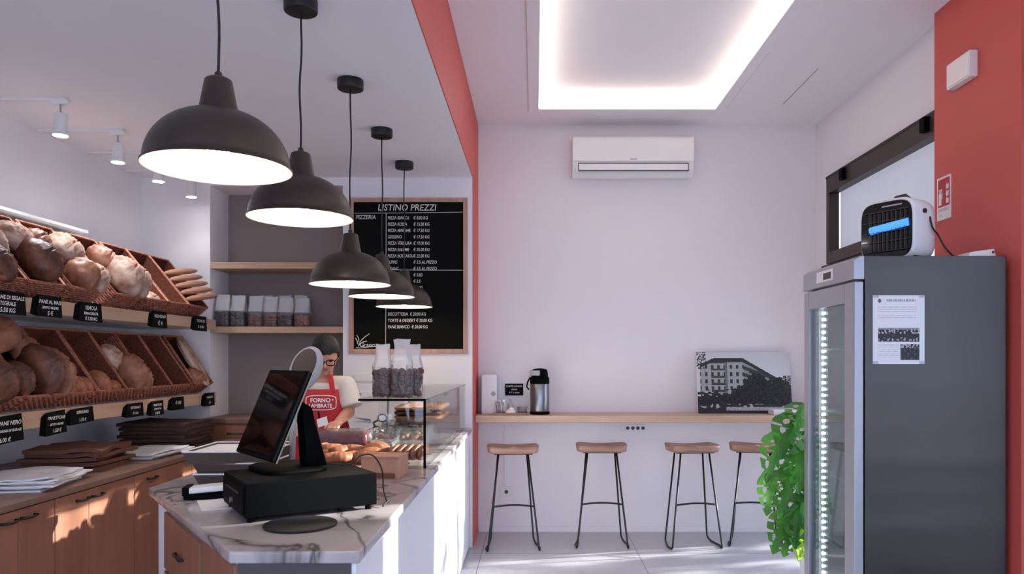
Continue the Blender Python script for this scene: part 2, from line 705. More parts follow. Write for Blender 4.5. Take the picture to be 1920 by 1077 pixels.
struct('floor', B().box(XL - 0.15, XR + 0.15, YREAR - 0.15, YR + 0.15, -0.1, 0), 'floor_tile', origin=(0, 0, 0))
struct('pavement', B().box(XR + 0.15, 14, -9, 15, -0.14, -0.04).box(-6, XR + 0.15, -12, YREAR - 0.15, -0.14, -0.04), 'pavement')
struct('sun_blocker', B().box(5.0, 5.3, -1, 3.85, -0.04, 3.9), 'blocker_dark')  # unseen wall added to block sun and darken the fridge's reflection
struct('wall_left', B().box(XL - 0.15, XL, YREAR - 0.15, YR + 0.15, 0, ZL + 0.1), 'wall_white')
b = B()
b.box(XL, AX0, YL, YR + 0.15, 0, ZL + 0.05)
b.box(AX1, XB, YL, YR + 0.15, 0, ZL + 0.05)
b.box(AX0, AX1, YL, AY, AZ, ZL + 0.05)
struct('wall_back_left', b, 'wall_white')
struct('wall_alcove', B().box(AX0, AX1, AY, YR + 0.15, 0, ZL + 0.05), 'alcove_shade')  # alcove back: its shade is put into the darker colour
struct('wall_back_right', B().box(XB, XR + 0.15, YR, YR + 0.15, 0, ZR + 0.2), 'wall_white')
struct('trim_1', B().box(XB, XB + 0.006, YL, YR, 0, ZL), 'coral')          # coral end of the set-forward wall
struct('trim_2', B().box(XB, XB + 0.006, YREAR, YR, ZL, ZR), 'coral')   # coral beam over the counter
struct('ceiling_left', B().box(XL - 0.15, XB, YREAR - 0.15, YR, ZL, ZL + 0.12), 'ceiling_white')
HX0, HX1, HY0, HY1 = 0.03, 1.45, 0.6, 5.94
b = B()
b.box(XB, HX0, YREAR - 0.15, YR, ZR, ZR + 0.14)
b.box(HX1, XR + 0.15, YREAR - 0.15, YR, ZR, ZR + 0.14)
b.box(HX0, HX1, HY1, YR, ZR, ZR + 0.14)
b.box(HX0, HX1, YREAR - 0.15, HY0, ZR, ZR + 0.14)
b.box(HX0, HX1, HY0, HY1, ZR + 0.115, ZR + 0.25)
struct('ceiling_right', b, 'ceiling_white')
b = B()
w = 0.08
for x0, x1, y0, y1 in ((HX0 - w, HX0, HY0 - w, HY1 + w), (HX1, HX1 + w, HY0 - w, HY1 + w), (HX0, HX1, HY1, HY1 + w), (HX0, HX1, HY0 - w, HY0)):
    b.box(x0, x1, y0, y1, ZR - 0.012, ZR)
struct('trim_3', b, 'ceiling_white', bevel=0.003)
b = B()
e = 0.012
for x0, x1, y0, y1 in ((HX0, HX0 + e, HY0, HY1), (HX1 - e, HX1, HY0, HY1), (HX0 + e, HX1 - e, HY1 - e, HY1), (HX0 + e, HX1 - e, HY0, HY0 + e)):
    b.box(x0, x1, y0, y1, ZR + 0.005, ZR + 0.085)
obj('cove_light', b, 'led_cove', label='glowing strip light running round the recessed ceiling tray', cat='light')
# right wall with its glazing
b = B()
b.box(XR, XR + 0.15, 6.2, YR, 0, ZR)
b.box(XR, XR + 0.15, 6.06, 6.2, 2.27, ZR)
b.box(XR, XR + 0.15, 4.315, 6.06, 2.97, ZR)
struct('wall_right', b, 'wall_white')
struct('wall_right_pier', B().box(XP, XR + 0.2, 3.543, 4.315, 0, ZR), 'coral')
struct('wall_right_front', B().box(XR, XR + 0.15, YREAR, 3.543, 2.95, ZR).box(XR, XR + 0.15, YREAR - 0.15, -1.5, 0, 2.95), 'wall_white')
b = B()
b.box(XL, -2.9, YREAR - 0.15, YREAR, 0, ZR)
b.box(-2.9, XR + 0.15, YREAR - 0.15, YREAR, 2.9, ZR)
struct('wall_rear', b, 'wall_white')
# window_1: the dark framed transom high on the right wall
b = B()
fx0, fx1 = XR - 0.035, XR + 0.05
y0, y1, z0, z1 = 4.317, 6.06, 2.27, 2.97
b.box(fx0, fx1, y0, y1, z1 - 0.13, z1)
b.box(fx0, fx1, y0, y1, z0, z0 + 0.09)
b.box(fx0, fx1, y1 - 0.06, y1, z0 + 0.09, z1 - 0.13)
b.box(fx0, fx1, y0, y0 + 0.05, z0 + 0.09, z1 - 0.13)
w1 = struct('window_1', b, 'frame_brown', bevel=0.004)
obj('pane', B().box(XR + 0.06, XR + 0.066, y0 + 0.05, y1 - 0.06, z0 + 0.08, z1 - 0.12), 'blind', w1)
b = B()
b.box(fx0 - 0.004, fx0 + 0.02, y0, y1, z1 - 0.004, z1 + 0.012)
obj('top_rail', b, 'black_metal', w1)
for yy in (5.7, 4.5):
    obj('blind_bracket', B().cbox((fx0 - 0.015, yy, z1 - 0.05), 0.04, 0.06, 0.09), 'black_plastic', w1, bevel=0.006)
# window_2: full height glazing under the transom (hidden by the fridge)
b = B()
b.box(XR - 0.02, XR + 0.05, 4.317, 4.37, 0, 2.27).box(XR - 0.02, XR + 0.05, 6.15, 6.2, 0, 2.27).box(XR - 0.02, XR + 0.05, 4.317, 6.2, 2.235, 2.27).box(XR - 0.02, XR + 0.05, 4.317, 6.2, 0, 0.05)
w2 = struct('window_2', b, 'frame_brown', bevel=0.004)
obj('pane', B().box(XR + 0.01, XR + 0.016, 4.37, 6.15, 0.05, 2.235), 'glass_store', w2)
# window_3: shop front to the right of the camera
b = B()
for yy in (3.48, 1.9, 0.2, -1.5):
    b.box(XR - 0.05, XR + 0.05, yy, yy + 0.06, 0, 2.95)
b.box(XR - 0.05, XR + 0.05, -1.5, 3.54, 2.87, 2.95).box(XR - 0.05, XR + 0.05, -1.5, 3.54, 0, 0.06)
w3 = struct('window_3', b, 'frame_brown', bevel=0.004)
obj('pane', B().box(XR - 0.003, XR + 0.003, -1.44, 3.48, 0.06, 2.87), 'glass_store', w3)
# window_4: shop front behind the camera
b = B()
for xx in (-2.9, -1.6, -0.3, 1.0, 2.36):
    b.box(xx, xx + 0.06, YREAR - 0.1, YREAR, 0, 2.9)
b.box(-2.9, 2.42, YREAR - 0.1, YREAR, 2.82, 2.9).box(-2.9, 2.42, YREAR - 0.1, YREAR, 0, 0.06)
w4 = struct('window_4', b, 'frame_brown', bevel=0.004)
obj('pane', B().box(-2.84, 2.36, YREAR - 0.05, YREAR - 0.044, 0.06, 2.82), 'glass_store', w4)
struct('baseboard_back', B().box(XB + 0.01, XR, YR - 0.01, YR, 0, 0.05), 'wall_white', bevel=0.002)
# slot diffusers in the ceiling
for i, (pa, pb, lab) in enumerate((((1362, 203), (1440, 98), 'thin dark slot in the ceiling just right of the glowing tray'), ((1468, 195), (1535, 128), 'thin dark slot in the ceiling nearer the transom window'))):
    xx = ((pa[0] - CX) / (CY - pa[1]) + (pb[0] - CX) / (CY - pb[1])) / 2 * (ZR - EYE)
    ya = (ZR - EYE) * F / (CY - pa[1])
    yb = (ZR - EYE) * F / (CY - pb[1])
    obj('ceiling_slot', B().box(xx - 0.003, xx + 0.003, yb, ya, ZR - 0.003, ZR + 0.001), 'grey_plastic', label=lab, cat='ceiling vent', group='ceiling slots')

# street tree that dapples the sun coming through the side glazing
t = thing('street_tree', 'leafy street tree standing outside beyond the side glazing', 'tree', (7.6, 6.9, -0.04))
obj('trunk', B().tube([(7.6, 6.9, -0.04), (7.55, 6.95, 1.5), (7.65, 6.85, 3.2)], [0.13, 0.10, 0.06], 10), 'kraft_dark', t, smooth=True)
b = B()
rl = random.Random(11)
for k in range(1100):
    c = V((7.6 + rl.gauss(0, 0.7), 6.7 + rl.gauss(0, 0.75), min(3.25, 2.2 + rl.gauss(0, 0.7))))
    q = Euler((rl.uniform(0, 6), rl.uniform(0, 6), rl.uniform(0, 6))).to_matrix()
    r_ = rl.uniform(0.05, 0.10)
    b.quad(c + q @ V((-r_, 0, 0)), c + q @ V((0, -r_ * 0.6, 0.01)), c + q @ V((r_, 0, 0)), c + q @ V((0, r_ * 0.6, 0.01)))
obj('foliage', b, 'leaf_far', t)

# ================================================================== PENDANT LAMPS
def make_pendant():
    t = thing('pendant_lamp', '', 'pendant lamp')
    out, inn = [], []
    R, H = 0.2, 0.165
    for k in range(15):
        a = k / 14 * PI / 2 * 0.93
        out.append((R * math.cos(a) ** 0.9, 0.006 + H * math.sin(a) ** 1.0))
    prof = [(R + 0.006, 0.0), (R + 0.006, 0.006)] + out
    inner = [(max(r - 0.004, 0.03), z - 0.003) for r, z in out[::-1]]
    inner[-1] = (R - 0.001, 0.003)
    b = B().lathe(prof, n=48, cap=False)
    obj('shade', b, 'bronze', t, smooth=True)
    b = B().lathe([(0.02, H - 0.01)] + inner + [(R + 0.005, 0.0)], n=48, cap=False)
    obj('shade_lining', b, 'enamel', t, smooth=True, label='white enamel inside of the lamp shade')
    b = B().lathe([(0.06, H - 0.012), (0.055, H + 0.0), (0.038, H + 0.092), (0.03, H + 0.098), (0.012, H + 0.1), (0.010, H + 0.115), (0.004, H + 0.12)], n=32)
    obj('neck', b, 'bronze', t, smooth=True, bevel=0.002)
    b = B().lathe([(0.018, 0.13), (0.018, 0.075)], n=16)
    obj('lamp_holder', b, 'black_plastic', t, smooth=True)
    b = B().ell((0, 0, 0.045), (0.033, 0.033, 0.036), u=16, v=10)
    obj('bulb', b, 'bulb_glow', t, smooth=True, label='glowing warm bulb')
    return t


pend = make_pendant()
PL = [(-0.92, 2.15, 2.05), (-0.934, 2.95, 2.057), (-0.948, 3.8, 1.877), (-0.956, 4.62, 1.883), (-0.952, 5.39, 1.873)]
PLAB = ['largest dark dome pendant lamp hanging nearest over the marble counter',
        'second dark dome pendant lamp from the front, hung high over the counter',
        'third dark dome pendant lamp from the front, middle of the row',
        'fourth dark dome pendant lamp, partly behind the third in the row',
        'last and smallest dark dome pendant lamp in front of the chalkboard']
PO = [pend] + [dup(pend) for _ in PL[1:]]
for i, (x, y, z) in enumerate(PL):
    o = PO[i]
    o.location = (x, y, z)
    o['label'] = PLAB[i]
    o['group'] = 'pendant lamps over the counter'
    pts = []
    for k in range(13):
        q = k / 12
        pts.append((x + 0.004 * math.sin(q * 9 + i) * math.sin(q * PI), y + 0.004 * math.cos(q * 7 + i) * math.sin(q * PI), z + 0.28 + (ZL - 0.03 - z - 0.28) * q))
    obj('cord', B().tube(pts, 0.0042, 8), 'cord', o, smooth=True)
    obj('ceiling_rose', B().lathe([(0.012, ZL - 0.052), (0.062, ZL - 0.05), (0.066, ZL - 0.046), (0.066, ZL)], (x, y, 0), n=32), 'black_metal', o, smooth=True, bevel=0.002)

# track spots over the bread
def spot_light(px, Y, lab, i):
    x = -2.61
    t = thing('track_spotlight', lab, 'spotlight', (x, Y, ZL), 0, 'ceiling spotlights over the bread')
    obj('track', B().box(XL + 0.02, x + 0.03, Y - 0.012, Y + 0.012, ZL - 0.014, ZL), 'white_plastic', t)
    obj('adapter', B().cbox((x, Y, ZL - 0.022), 0.09, 0.035, 0.026), 'white_plastic', t, bevel=0.004)
    obj('stem', B().cyl((x, Y, ZL - 0.09), (x, Y, ZL - 0.03), 0.005, n=10), 'grey_plastic', t)
    c = obj('can', B().lathe([(0.03, ZL - 0.085), (0.033, ZL - 0.09), (0.033, ZL - 0.19), (0.042, ZL - 0.2), (0.042, ZL - 0.206), (0.036, ZL - 0.204)], (x, Y, 0), n=24), 'white_plastic', t, smooth=True)
    obj('lens', B().lathe([(0.036, ZL - 0.207), (0.001, ZL - 0.207)], (x, Y, 0), n=24, cap=False), 'spot_glow', t, label='glowing white lens')
    l = bpy.data.lights.new('spot_beam', 'SPOT')
    l.energy = (26, 26, 16, 4)[i]
    l.spot_size = math.radians(115)
    l.spot_blend = 0.8
    l.shadow_soft_size = 0.03
    l.color = (0.93, 0.95, 1.0)
    lo = bpy.data.objects.new('spot_beam', l)
    COL.objects.link(lo)
    lo.parent = t
    lo.location = (0, 0, -0.215)


SPL = ['white track spotlight nearest on the left ceiling', 'second white track spotlight, left of the biggest pendant shade',
       'third white track spotlight, mostly hidden behind the biggest pendant shade', 'farthest white track spotlight, below the rim of the biggest pendant shade']
for i, Y in enumerate((4.07, 4.63, 5.13, 5.62)):
    spot_light(0, Y, SPL[i], i)

# ================================================================== COUNTER
ZC = 0.95
CT = [(-0.868, 2.10), (-0.497, 2.10), (-0.497, 5.84), (-1.10, 5.84), (-1.10, 4.38), (-1.26, 4.38), (-1.26, 3.60), (-1.64, 3.60), (-1.64, 3.14)]
ct = thing('shop_counter', 'marble topped shop counter with a cut corner carrying the till', 'counter', (-1.0, 3.4, 0))
obj('worktop', B().prism(CT, ZC - 0.035, ZC), 'marble', ct, bevel=0.006)
BODY = [(-0.855, 2.135), (-0.53, 2.135), (-0.53, 5.84), (-1.07, 5.84), (-1.07, 4.35), (-1.22, 4.35), (-1.22, 3.57), (-1.605, 3.57), (-1.605, 3.155)]
obj('carcass', B().prism(BODY, 0.0, ZC - 0.035), 'wall_white', ct)
dg = (V((-1.605, 3.155, 0)) - V((-0.855, 2.135, 0)))
dl = dg.length
dg.normalize()
dn = V((-dg.y, dg.x, 0))
dn = -dn if dn.x > 0 else dn
P0 = V((-0.855, 2.135, 0))
dr = obj('drawer', B().obox(P0 + dg * 0.42 + V((0, 0, 0.66)), dg * 0.62, dn * 0.018, V((0, 0, 0.225))), 'wood_cab', ct, bevel=0.003, label='brown wood drawer front')
hc = P0 + dg * 0.73 + dn * 0.03 + V((0, 0, 0.77))
obj('handle', B().tube([hc - dg * 0.06 - dn * 0.015, hc - dg * 0.055, hc + dg * 0.055, hc + dg * 0.06 - dn * 0.015], 0.006), 'black_metal', dr, smooth=True)
obj('side_panel', B().obox(P0 + dg * 0.01 + V((0, 0, 0.03)), dg * 0.40, dn * 0.012, V((0, 0, 0.87))), 'wood_cab', ct, bevel=0.002, label='brown wood side panel')
d2 = obj('door', B().obox(P0 + dg * 0.42 + V((0, 0, 0.08)), dg * 0.62, dn * 0.018, V((0, 0, 0.57))), 'wood_cab', ct, bevel=0.003, label='brown wood cupboard door')
hc = P0 + dg * 0.73 + dn * 0.03 + V((0, 0, 0.56))
obj('handle', B().tube([hc - dg * 0.06 - dn * 0.015, hc - dg * 0.055, hc + dg * 0.055, hc + dg * 0.06 - dn * 0.015], 0.006), 'black_metal', d2, smooth=True)
obj('end_shade', B().box(-0.855, -0.53, 2.128, 2.136, 0.0, ZC - 0.036), 'panel_shaded', ct, label='counter end with its shade put in as dark grey')  # dark sheet over the white carcass, shade of this face as colour
obj('front_panel', B().box(-0.53, -0.517, 2.14, 3.0, 0.02, ZC - 0.04).box(-0.53, -0.517, 3.01, 4.1, 0.02, ZC - 0.04).box(-0.53, -0.517, 4.11, 5.84, 0.02, ZC - 0.04), 'wall_white', ct, bevel=0.002)

# cash drawer
c0, cr, cl = V((-0.955, 2.44, 0)), V((-0.574, 2.69, 0)), V((-1.146, 2.71, 0))
ca, cb = cr - c0, cl - c0
cb = cb - ca * (cb.dot(ca) / ca.dot(ca))
cb = cb.normalized() * 0.36
t = thing('cash_drawer', 'black metal cash drawer on the marble counter under the touchscreen', 'cash drawer', (c0 + (ca + cb) / 2 + V((0, 0, ZC))), 0)
obj('case', B().obox(c0 + V((0, 0, ZC + 0.018)), ca, cb, V((0, 0, 0.115))), 'black_plastic', t, bevel=0.004)
an, bn = ca.normalized(), cb.normalized()
fr = obj('drawer_front', B().obox(c0 - an * 0.006 + bn * 0.012 + V((0, 0, ZC + 0.03)), an * 0.008, bn * 0.336, V((0, 0, 0.085))), 'black_plastic', t, bevel=0.003)
lk = c0 - an * 0.006 + bn * 0.18 + V((0, 0, ZC + 0.055))
obj('lock', B().cyl(lk, lk - an * 0.008, 0.01, n=16), 'steel', fr)
obj('coin_slot', B().obox(c0 - an * 0.0075 + bn * 0.08 + V((0, 0, ZC + 0.09)), an * 0.002, bn * 0.2, V((0, 0, 0.006))), 'dark_grey', fr)
for q in (0.05, 0.95):
    for r_ in (0.08, 0.92):
        pp = c0 + ca * q + cb * r_
        obj('foot', B().cyl(pp + V((0, 0, ZC)), pp + V((0, 0, ZC + 0.02)), 0.012, n=14), 'black_plastic', t)

# touchscreen till
TR, TL, BR, BL = V((-0.803, 2.62, 1.457)), V((-1.043, 2.91, 1.457)), V((-0.905, 2.536, 1.144)), V((-1.145, 2.826, 1.144))
su = (TR - TL).normalized()
sv = (TL - BL).normalized()
sn = su.cross(sv)
sn = -sn if sn.x > 0 else sn
zt = ZC + 0.133
sc = (TR + BL) / 2
t = thing('touchscreen_till', 'black tilted touchscreen till standing on the cash drawer', 'till', (-0.85, 2.78, zt), 0)
h = obj('housing', B().obox(BL - sn * 0.024, su * (TR - TL).length, sv * (TL - BL).length, sn * 0.024), 'black_plastic', t, bevel=0.006)
obj('screen', B().obox(BL + sn * 0.0 + su * 0.016 + sv * 0.02, su * ((TR - TL).length - 0.032), sv * ((TL - BL).length - 0.036), sn * 0.0015), 'black_gloss', t, label='dark glossy screen')
obj('side_trim', B().obox(BR - sn * 0.022 + su * 0.001, su * 0.002, sv * (TL - BL).length, sn * 0.005), 'dark_grey', h)
back = sc - sn * 0.03
hd = V((sn.x, sn.y, 0)).normalized()
foot = V((-0.83, 2.80, zt + 0.012))
b = B()
rings = []
bp0 = sc + sv * 0.06 - sn * 0.018
neck = V((-0.872, 2.785, 1.325))
low = V((-0.838, 2.80, zt + 0.012))
path = [(bp0, 0.03, 0.016), (bp0.lerp(neck, 0.6) + V((0, 0, 0.008)), 0.028, 0.016), (neck + V((0.006, 0.004, -0.012)), 0.026, 0.02)] + [(neck.lerp(low, f), 0.026 + 0.012 * f, 0.022 + 0.022 * f) for f in (0.25, 0.5, 0.75, 1.0)]
for c, hw, th in path:
    rings.append([c + su * (hw * sx) + hd * (th * sy) for sx, sy in ((-1, -0.8), (-0.6, -1), (0.6, -1), (1, -0.8), (1, 0.8), (0.6, 1), (-0.6, 1), (-1, 0.8))])
b.loft(rings)
obj('stand', b, 'black_plastic', t, smooth=True, bevel=0.003)
b = B()
bc = foot + V((-0.10, -0.02, 0))
ring = []
for k in range(28):
    a = 2 * PI * k / 28
    cx_, cy_ = math.cos(a), math.sin(a)
    sg = lambda v: math.copysign(abs(v) ** 0.5, v)
    ring.append(bc + su * (0.14 * sg(cx_)) + hd * (0.12 * sg(cy_)))
b.loft([[p + V((0, 0, -0.012)) for p in ring], [p + V((0, 0, -0.002)) for p in ring], [bc + (p - bc) * 0.93 + V((0, 0, 0.004)) for p in ring]])
obj('base_plate', b, 'black_plastic', t, smooth=True, bevel=0.002)
obj('cable', B().tube(smooth([foot + V((0.02, 0.05, 0)), V((-0.72, 2.86, zt + 0.006)), V((-0.68, 2.90, zt + 0.035)), V((-0.64, 2.93, zt + 0.03)), V((-0.61, 2.95, zt - 0.03)), V((-0.60, 2.93, ZC + 0.03)), V((-0.56, 2.80, ZC + 0.006)), V((-0.545, 2.76, ZC + 0.02)), V((-0.56, 2.72, ZC + 0.005))]), 0.003), 'cord', t, smooth=True)

# slate disc
pd = atz(565, 985, ZC)
obj('serving_disc', B().lathe([(0.112, ZC + 0.001), (0.117, ZC + 0.003), (0.117, ZC + 0.008), (0.112, ZC + 0.01)], (pd.x, pd.y - 0.01, 0), n=48), 'slate', smooth=True, bevel=0.001, label='round dark slate disc lying on the marble before the cash drawer', cat='mat')

# oval panel on a pole behind the till
t = thing('oval_display', 'grey oval panel on a slim silver pole behind the touchscreen', 'display', (-1.12, 3.4, ZC))
obj('base', B().lathe([(0.06, ZC), (0.06, ZC + 0.012), (0.02, ZC + 0.02)], (-1.12, 3.4, 0), n=28), 'alu', t, smooth=True, bevel=0.002)
obj('pole', B().cyl((-1.12, 3.4, ZC + 0.01), (-1.10, 3.4, 1.43), 0.014, n=18), 'alu', t, smooth=True)
oc = at(574, 692, 3.4)
rot = Euler((math.radians(8), math.radians(22), math.radians(24))).to_matrix()
b = B().ell(oc, (0.070, 0.02, 0.108), rot, 32, 16)
obj('oval_head', b, 'grey_plastic', t, smooth=True)
b = B().ell(oc + rot @ V((-0.012, -0.008, 0.008)), (0.052, 0.018, 0.087), rot, 28, 14)
obj('oval_face', b, 'tray_card', t, smooth=True)

# stack of trays at the left of the counter
TRAY = []
def tray(x0, x1, y0, y1, z0, h, rz, mt, lab, grp='stacked pastry trays'):
    c = V(((x0 + x1) / 2, (y0 + y1) / 2, z0))
    t = thing('pastry_tray', lab, 'tray', c, rz, grp)
    sx, sy = (x1 - x0) / 2, (y1 - y0) / 2
    m = wm(t)
    b = B()
    fl = 0.018
    lo = [(-sx + fl, -sy + fl), (sx - fl, -sy + fl), (sx - fl, sy - fl), (-sx + fl, sy - fl)]
    hi = [(-sx, -sy), (sx, -sy), (sx, sy), (-sx, sy)]
    L = [m @ V((p[0], p[1], 0.003)) for p in lo]
    Hh = [m @ V((p[0], p[1], h)) for p in hi]
    b.quad(*L)
    for i in range(4):
        j = (i + 1) % 4
        b.quad(L[i], L[j], Hh[j], Hh[i])
    obj('body', b, 'tray_card', t, solid=0.004)
    b = B()
    if mt != 'tray_card':
        k_ = 0.8
        q_ = [(lo[i][0] + (hi[i][0] - lo[i][0]) * k_ * 0.9, lo[i][1] + (hi[i][1] - lo[i][1]) * k_ * 0.9) for i in range(4)]
        b.prism(q_, 0, 0.003)
        b.bm.transform(m @ Matrix.Translation((0, 0, h * k_)))
        obj('paper_liner', b, 'white_paper', t, label='pale paper lining on top')
        b = B()
    b.tube([p for p in Hh], 0.004, 6, closed=True)
    obj('rim', b, 'white_paper', t)
    return t


tray(-1.47, -1.16, 3.18, 3.5, ZC, 0.05, 0.02, 'tray_card', 'lowest grey card tray in the stack behind the cash drawer')
tray(-1.47, -1.15, 3.18, 3.51, ZC + 0.047, 0.05, -0.03, 'tray_card', 'middle grey card tray in the stack behind the cash drawer')
tray(-1.51, -1.14, 3.16, 3.53, ZC + 0.094, 0.055, 0.03, 'white_paper', 'topmost white lined card tray in the stack behind the cash drawer')
# card terminal and papers left of the cash drawer
t = thing('card_terminal', 'small card terminal in a black cradle left of the cash drawer', 'card reader', (-1.27, 2.92, ZC), math.radians(12))
m = wm(t)
def lb(m, x0, x1, y0, y1, z0, z1, dz=0):
    return B().obox(m @ V((x0, y0, z0)), m.to_3x3() @ V((x1 - x0, 0, dz)), m.to_3x3() @ V((0, y1 - y0, 0)), V((0, 0, z1 - z0)))
obj('cradle', lb(m, -0.1, 0.08, -0.045, 0.045, 0, 0.02), 'black_plastic', t, bevel=0.004)
obj('body', lb(m, -0.085, 0.09, -0.04, 0.04, 0.021, 0.045, 0.012), 'white_plastic', t, bevel=0.006)
obj('rear_hinge', lb(m, -0.105, -0.08, -0.045, 0.045, 0.015, 0.05), 'black_plastic', t, bevel=0.004)
obj('paper_sheet', B().cbox((-1.18, 2.78, ZC + 0.002), 0.15, 0.21, 0.003, 0.5), 'white_paper', label='thin white receipt paper on the marble beside the card terminal', cat='paper')

# cardboard box and papers in front of the pastry
pb = atz(716, 900, ZC)
t = thing('cardboard_box', 'small pink-brown cardboard box on the marble before the pastry case', 'box', (pb.x, pb.y + 0.08, ZC), -0.12)
m = wm(t)
obj('body', lb(m, -0.09, 0.085, -0.075, 0.08, 0, 0.1), 'card', t, bevel=0.002)
obj('flap', lb(m, -0.09, 0.087, -0.08, 0.082, 0.1, 0.104), 'card', t)
obj('print_panel', lb(m, -0.03, 0.07, -0.0765, -0.0755, 0.005, 0.03), 'kraft', t)
obj('paper_sheet', B().cbox((-0.86, 3.45, ZC + 0.03), 0.26, 0.18, 0.004, 0.15).cbox((-0.87, 3.44, ZC + 0.036), 0.25, 0.17, 0.004, 0.02).cbox((-0.86, 3.45, ZC + 0.014), 0.24, 0.17, 0.028, 0.1), 'white_paper', label='stack of white wrapping paper behind the touchscreen stand', cat='paper')

# ------------------------------------------------------------------ glass case
GX0, GX1, GY0, GY1, GZ = -0.883, -0.545, 3.7, 5.80, 1.297
t = thing('glass_display_case', 'clear glass pastry case with black front edges on the counter', 'display case', (-0.72, 4.7, ZC))
obj('top_pane', B().box(GX0, GX1, GY0, GY1, GZ - 0.008, GZ), 'glass', t)
obj('front_pane', B().box(GX0 + 0.1, GX1 - 0.008, GY0, GY0 + 0.006, ZC + 0.005, GZ - 0.008), 'glass', t)
obj('side_pane', B().box(GX1 - 0.006, GX1, GY0 + 0.006, GY1, ZC, GZ - 0.008), 'glass', t)
obj('edge_strip', B().box(GX0, GX1, GY0 - 0.007, GY0 - 0.001, GZ - 0.012, GZ - 0.001), 'black_plastic', t)
obj('edge_strip', B().box(GX1 - 0.012, GX1, GY0 - 0.007, GY0 - 0.001, ZC, GZ - 0.012), 'black_plastic', t)
obj('edge_strip', B().box(GX1 - 0.003, GX1 + 0.001, GY0, GY1, GZ - 0.006, GZ - 0.001), 'steel', t)
obj('shelf', B().box(GX0 + 0.02, GX1 - 0.02, 4.25, GY1 - 0.05, 1.115, 1.121), 'glass', t)
for yy in (4.3, 5.0, 5.7):
    obj('support', B().cyl((GX0 + 0.03, yy, ZC), (GX0 + 0.03, yy, GZ - 0.008), 0.006, n=10), 'steel', t)


# ------------------------------------------------------------------ bread and pastry builders
def loaf_mesh(name, mt, slashes=3, seed=0, knob=0.035):
    def fn(p):
        n1 = noise.noise(V((p.x * 1.3 + seed, p.y * 1.3, p.z * 1.3))) * 0.07
        n2 = noise.noise(V((p.x * 4 + seed, p.y * 4, p.z * 4))) * knob
        g = 0
        if p.z > 0.15 and slashes:
            s = p.x * slashes + 0.4 * p.y
            d = abs((s + 0.5) % 1.0 - 0.5)
            g = -0.10 * max(0, 1 - d / 0.16) * min(1, p.z * 2) + 0.05 * max(0, 1 - abs(d - 0.22) / 0.1) * min(1, p.z * 2)
        q = p * (1 + n1 + n2 + g)
        if q.z < -0.55:
            q.z = -0.55 - (abs(q.z) - 0.55) * 0.25
        return q
    b = B()
    b.ell((0, 0, 0), 1, None, 40, 24, fn)
    o = obj(name, b, mt, smooth=True, origin=(0, 0, 0))
    return o


LOAF = {
    'dark': loaf_mesh('bread_loaf', 'crust_dark', 3, 1),
    'brown': loaf_mesh('bread_loaf', 'crust_brown', 2, 4),
    'flour': loaf_mesh('bread_loaf', 'crust_flour', 3, 9),
    'gold': loaf_mesh('bread_roll', 'crust_gold', 0, 13, 0.04),
    'round': loaf_mesh('bread_loaf', 'crust_brown', 0, 21, 0.09),
    'cia': loaf_mesh('ciabatta_loaf', 'crust_flour', 0, 31, 0.1),
    'bag': loaf_mesh('bread_stick', 'focaccia', 5, 41, 0.05),
}
LUSED = set()


def loaf(kind, c, axes, dims, label, group, name=None):
    """axes: matrix 3x3 with columns long, wide, up; dims: half sizes"""
    src = LOAF[kind]
    if kind in LUSED:
        o = src.copy()
        COL.objects.link(o)
    else:
        o = src
        LUSED.add(kind)
    if name:
        o.name = name
    m = axes.to_4x4() @ Matrix.Diagonal((dims[0], dims[1], dims[2], 1))
    o.matrix_basis = Matrix.Translation(V(c)) @ m
    return tag(o, label, 'bread', group)


# ================================================================== BREAD SHELVES
SX = -2.5
shelf_frames = {}
def bread_shelf(name, zb, zt, lab, ang, zf):
    t = thing(name, lab, 'shelf', (-2.8, 4.4, zb))
    obj('board', B().box(XL, SX - 0.02, 2.6, 5.8, zb, zb + 0.03), 'white_plastic', t, label='white underside board')
    obj('front_lip', B().box(SX - 0.022, SX, 2.6, 5.8, zb, zt), 'wood_shelf', t, bevel=0.003, label='pale wood front edge')
    return t


LEN = 0.47
UL = V((-0.64, 0, 0.768))
UD = V((0.768, 0, 0.64))
LL = V((-0.56, 0, 0.828))
LD = V((0.828, 0, 0.56))
su_ = bread_shelf('bread_shelf', 1.725, 1.80, 'upper pale wood bread shelf along the left wall', UL, 1.88)
sl_ = bread_shelf('bread_shelf', 1.15, 1.235, 'lower pale wood bread shelf along the left wall', LL, 1.30)
DEP = 0.125
FU = V((SX - 0.005, 0, 1.885))
FL_ = V((SX - 0.005, 0, 1.31))
# sloping back boards that carry the baskets
for par, f0, l, d, ln in ((su_, FU, UL, UD, 0.63), (sl_, FL_, LL, LD, 0.455)):
    o0 = f0 - d * (DEP + 0.012)
    b = B().obox(V((o0.x, 2.6, o0.z)), l * ln, V((0, 3.2, 0)), -d * 0.015)
    obj('sloping_board', b, 'white_plastic', par)
topo = FU - UD * (DEP + 0.012) + UL * 0.63
obj('top_ledge', B().box(XL, topo.x + 0.075, 2.6, 4.87, topo.z + 0.04, topo.z + 0.058), 'white_plastic', su_, bevel=0.002, label='bright white ledge behind the top baskets')


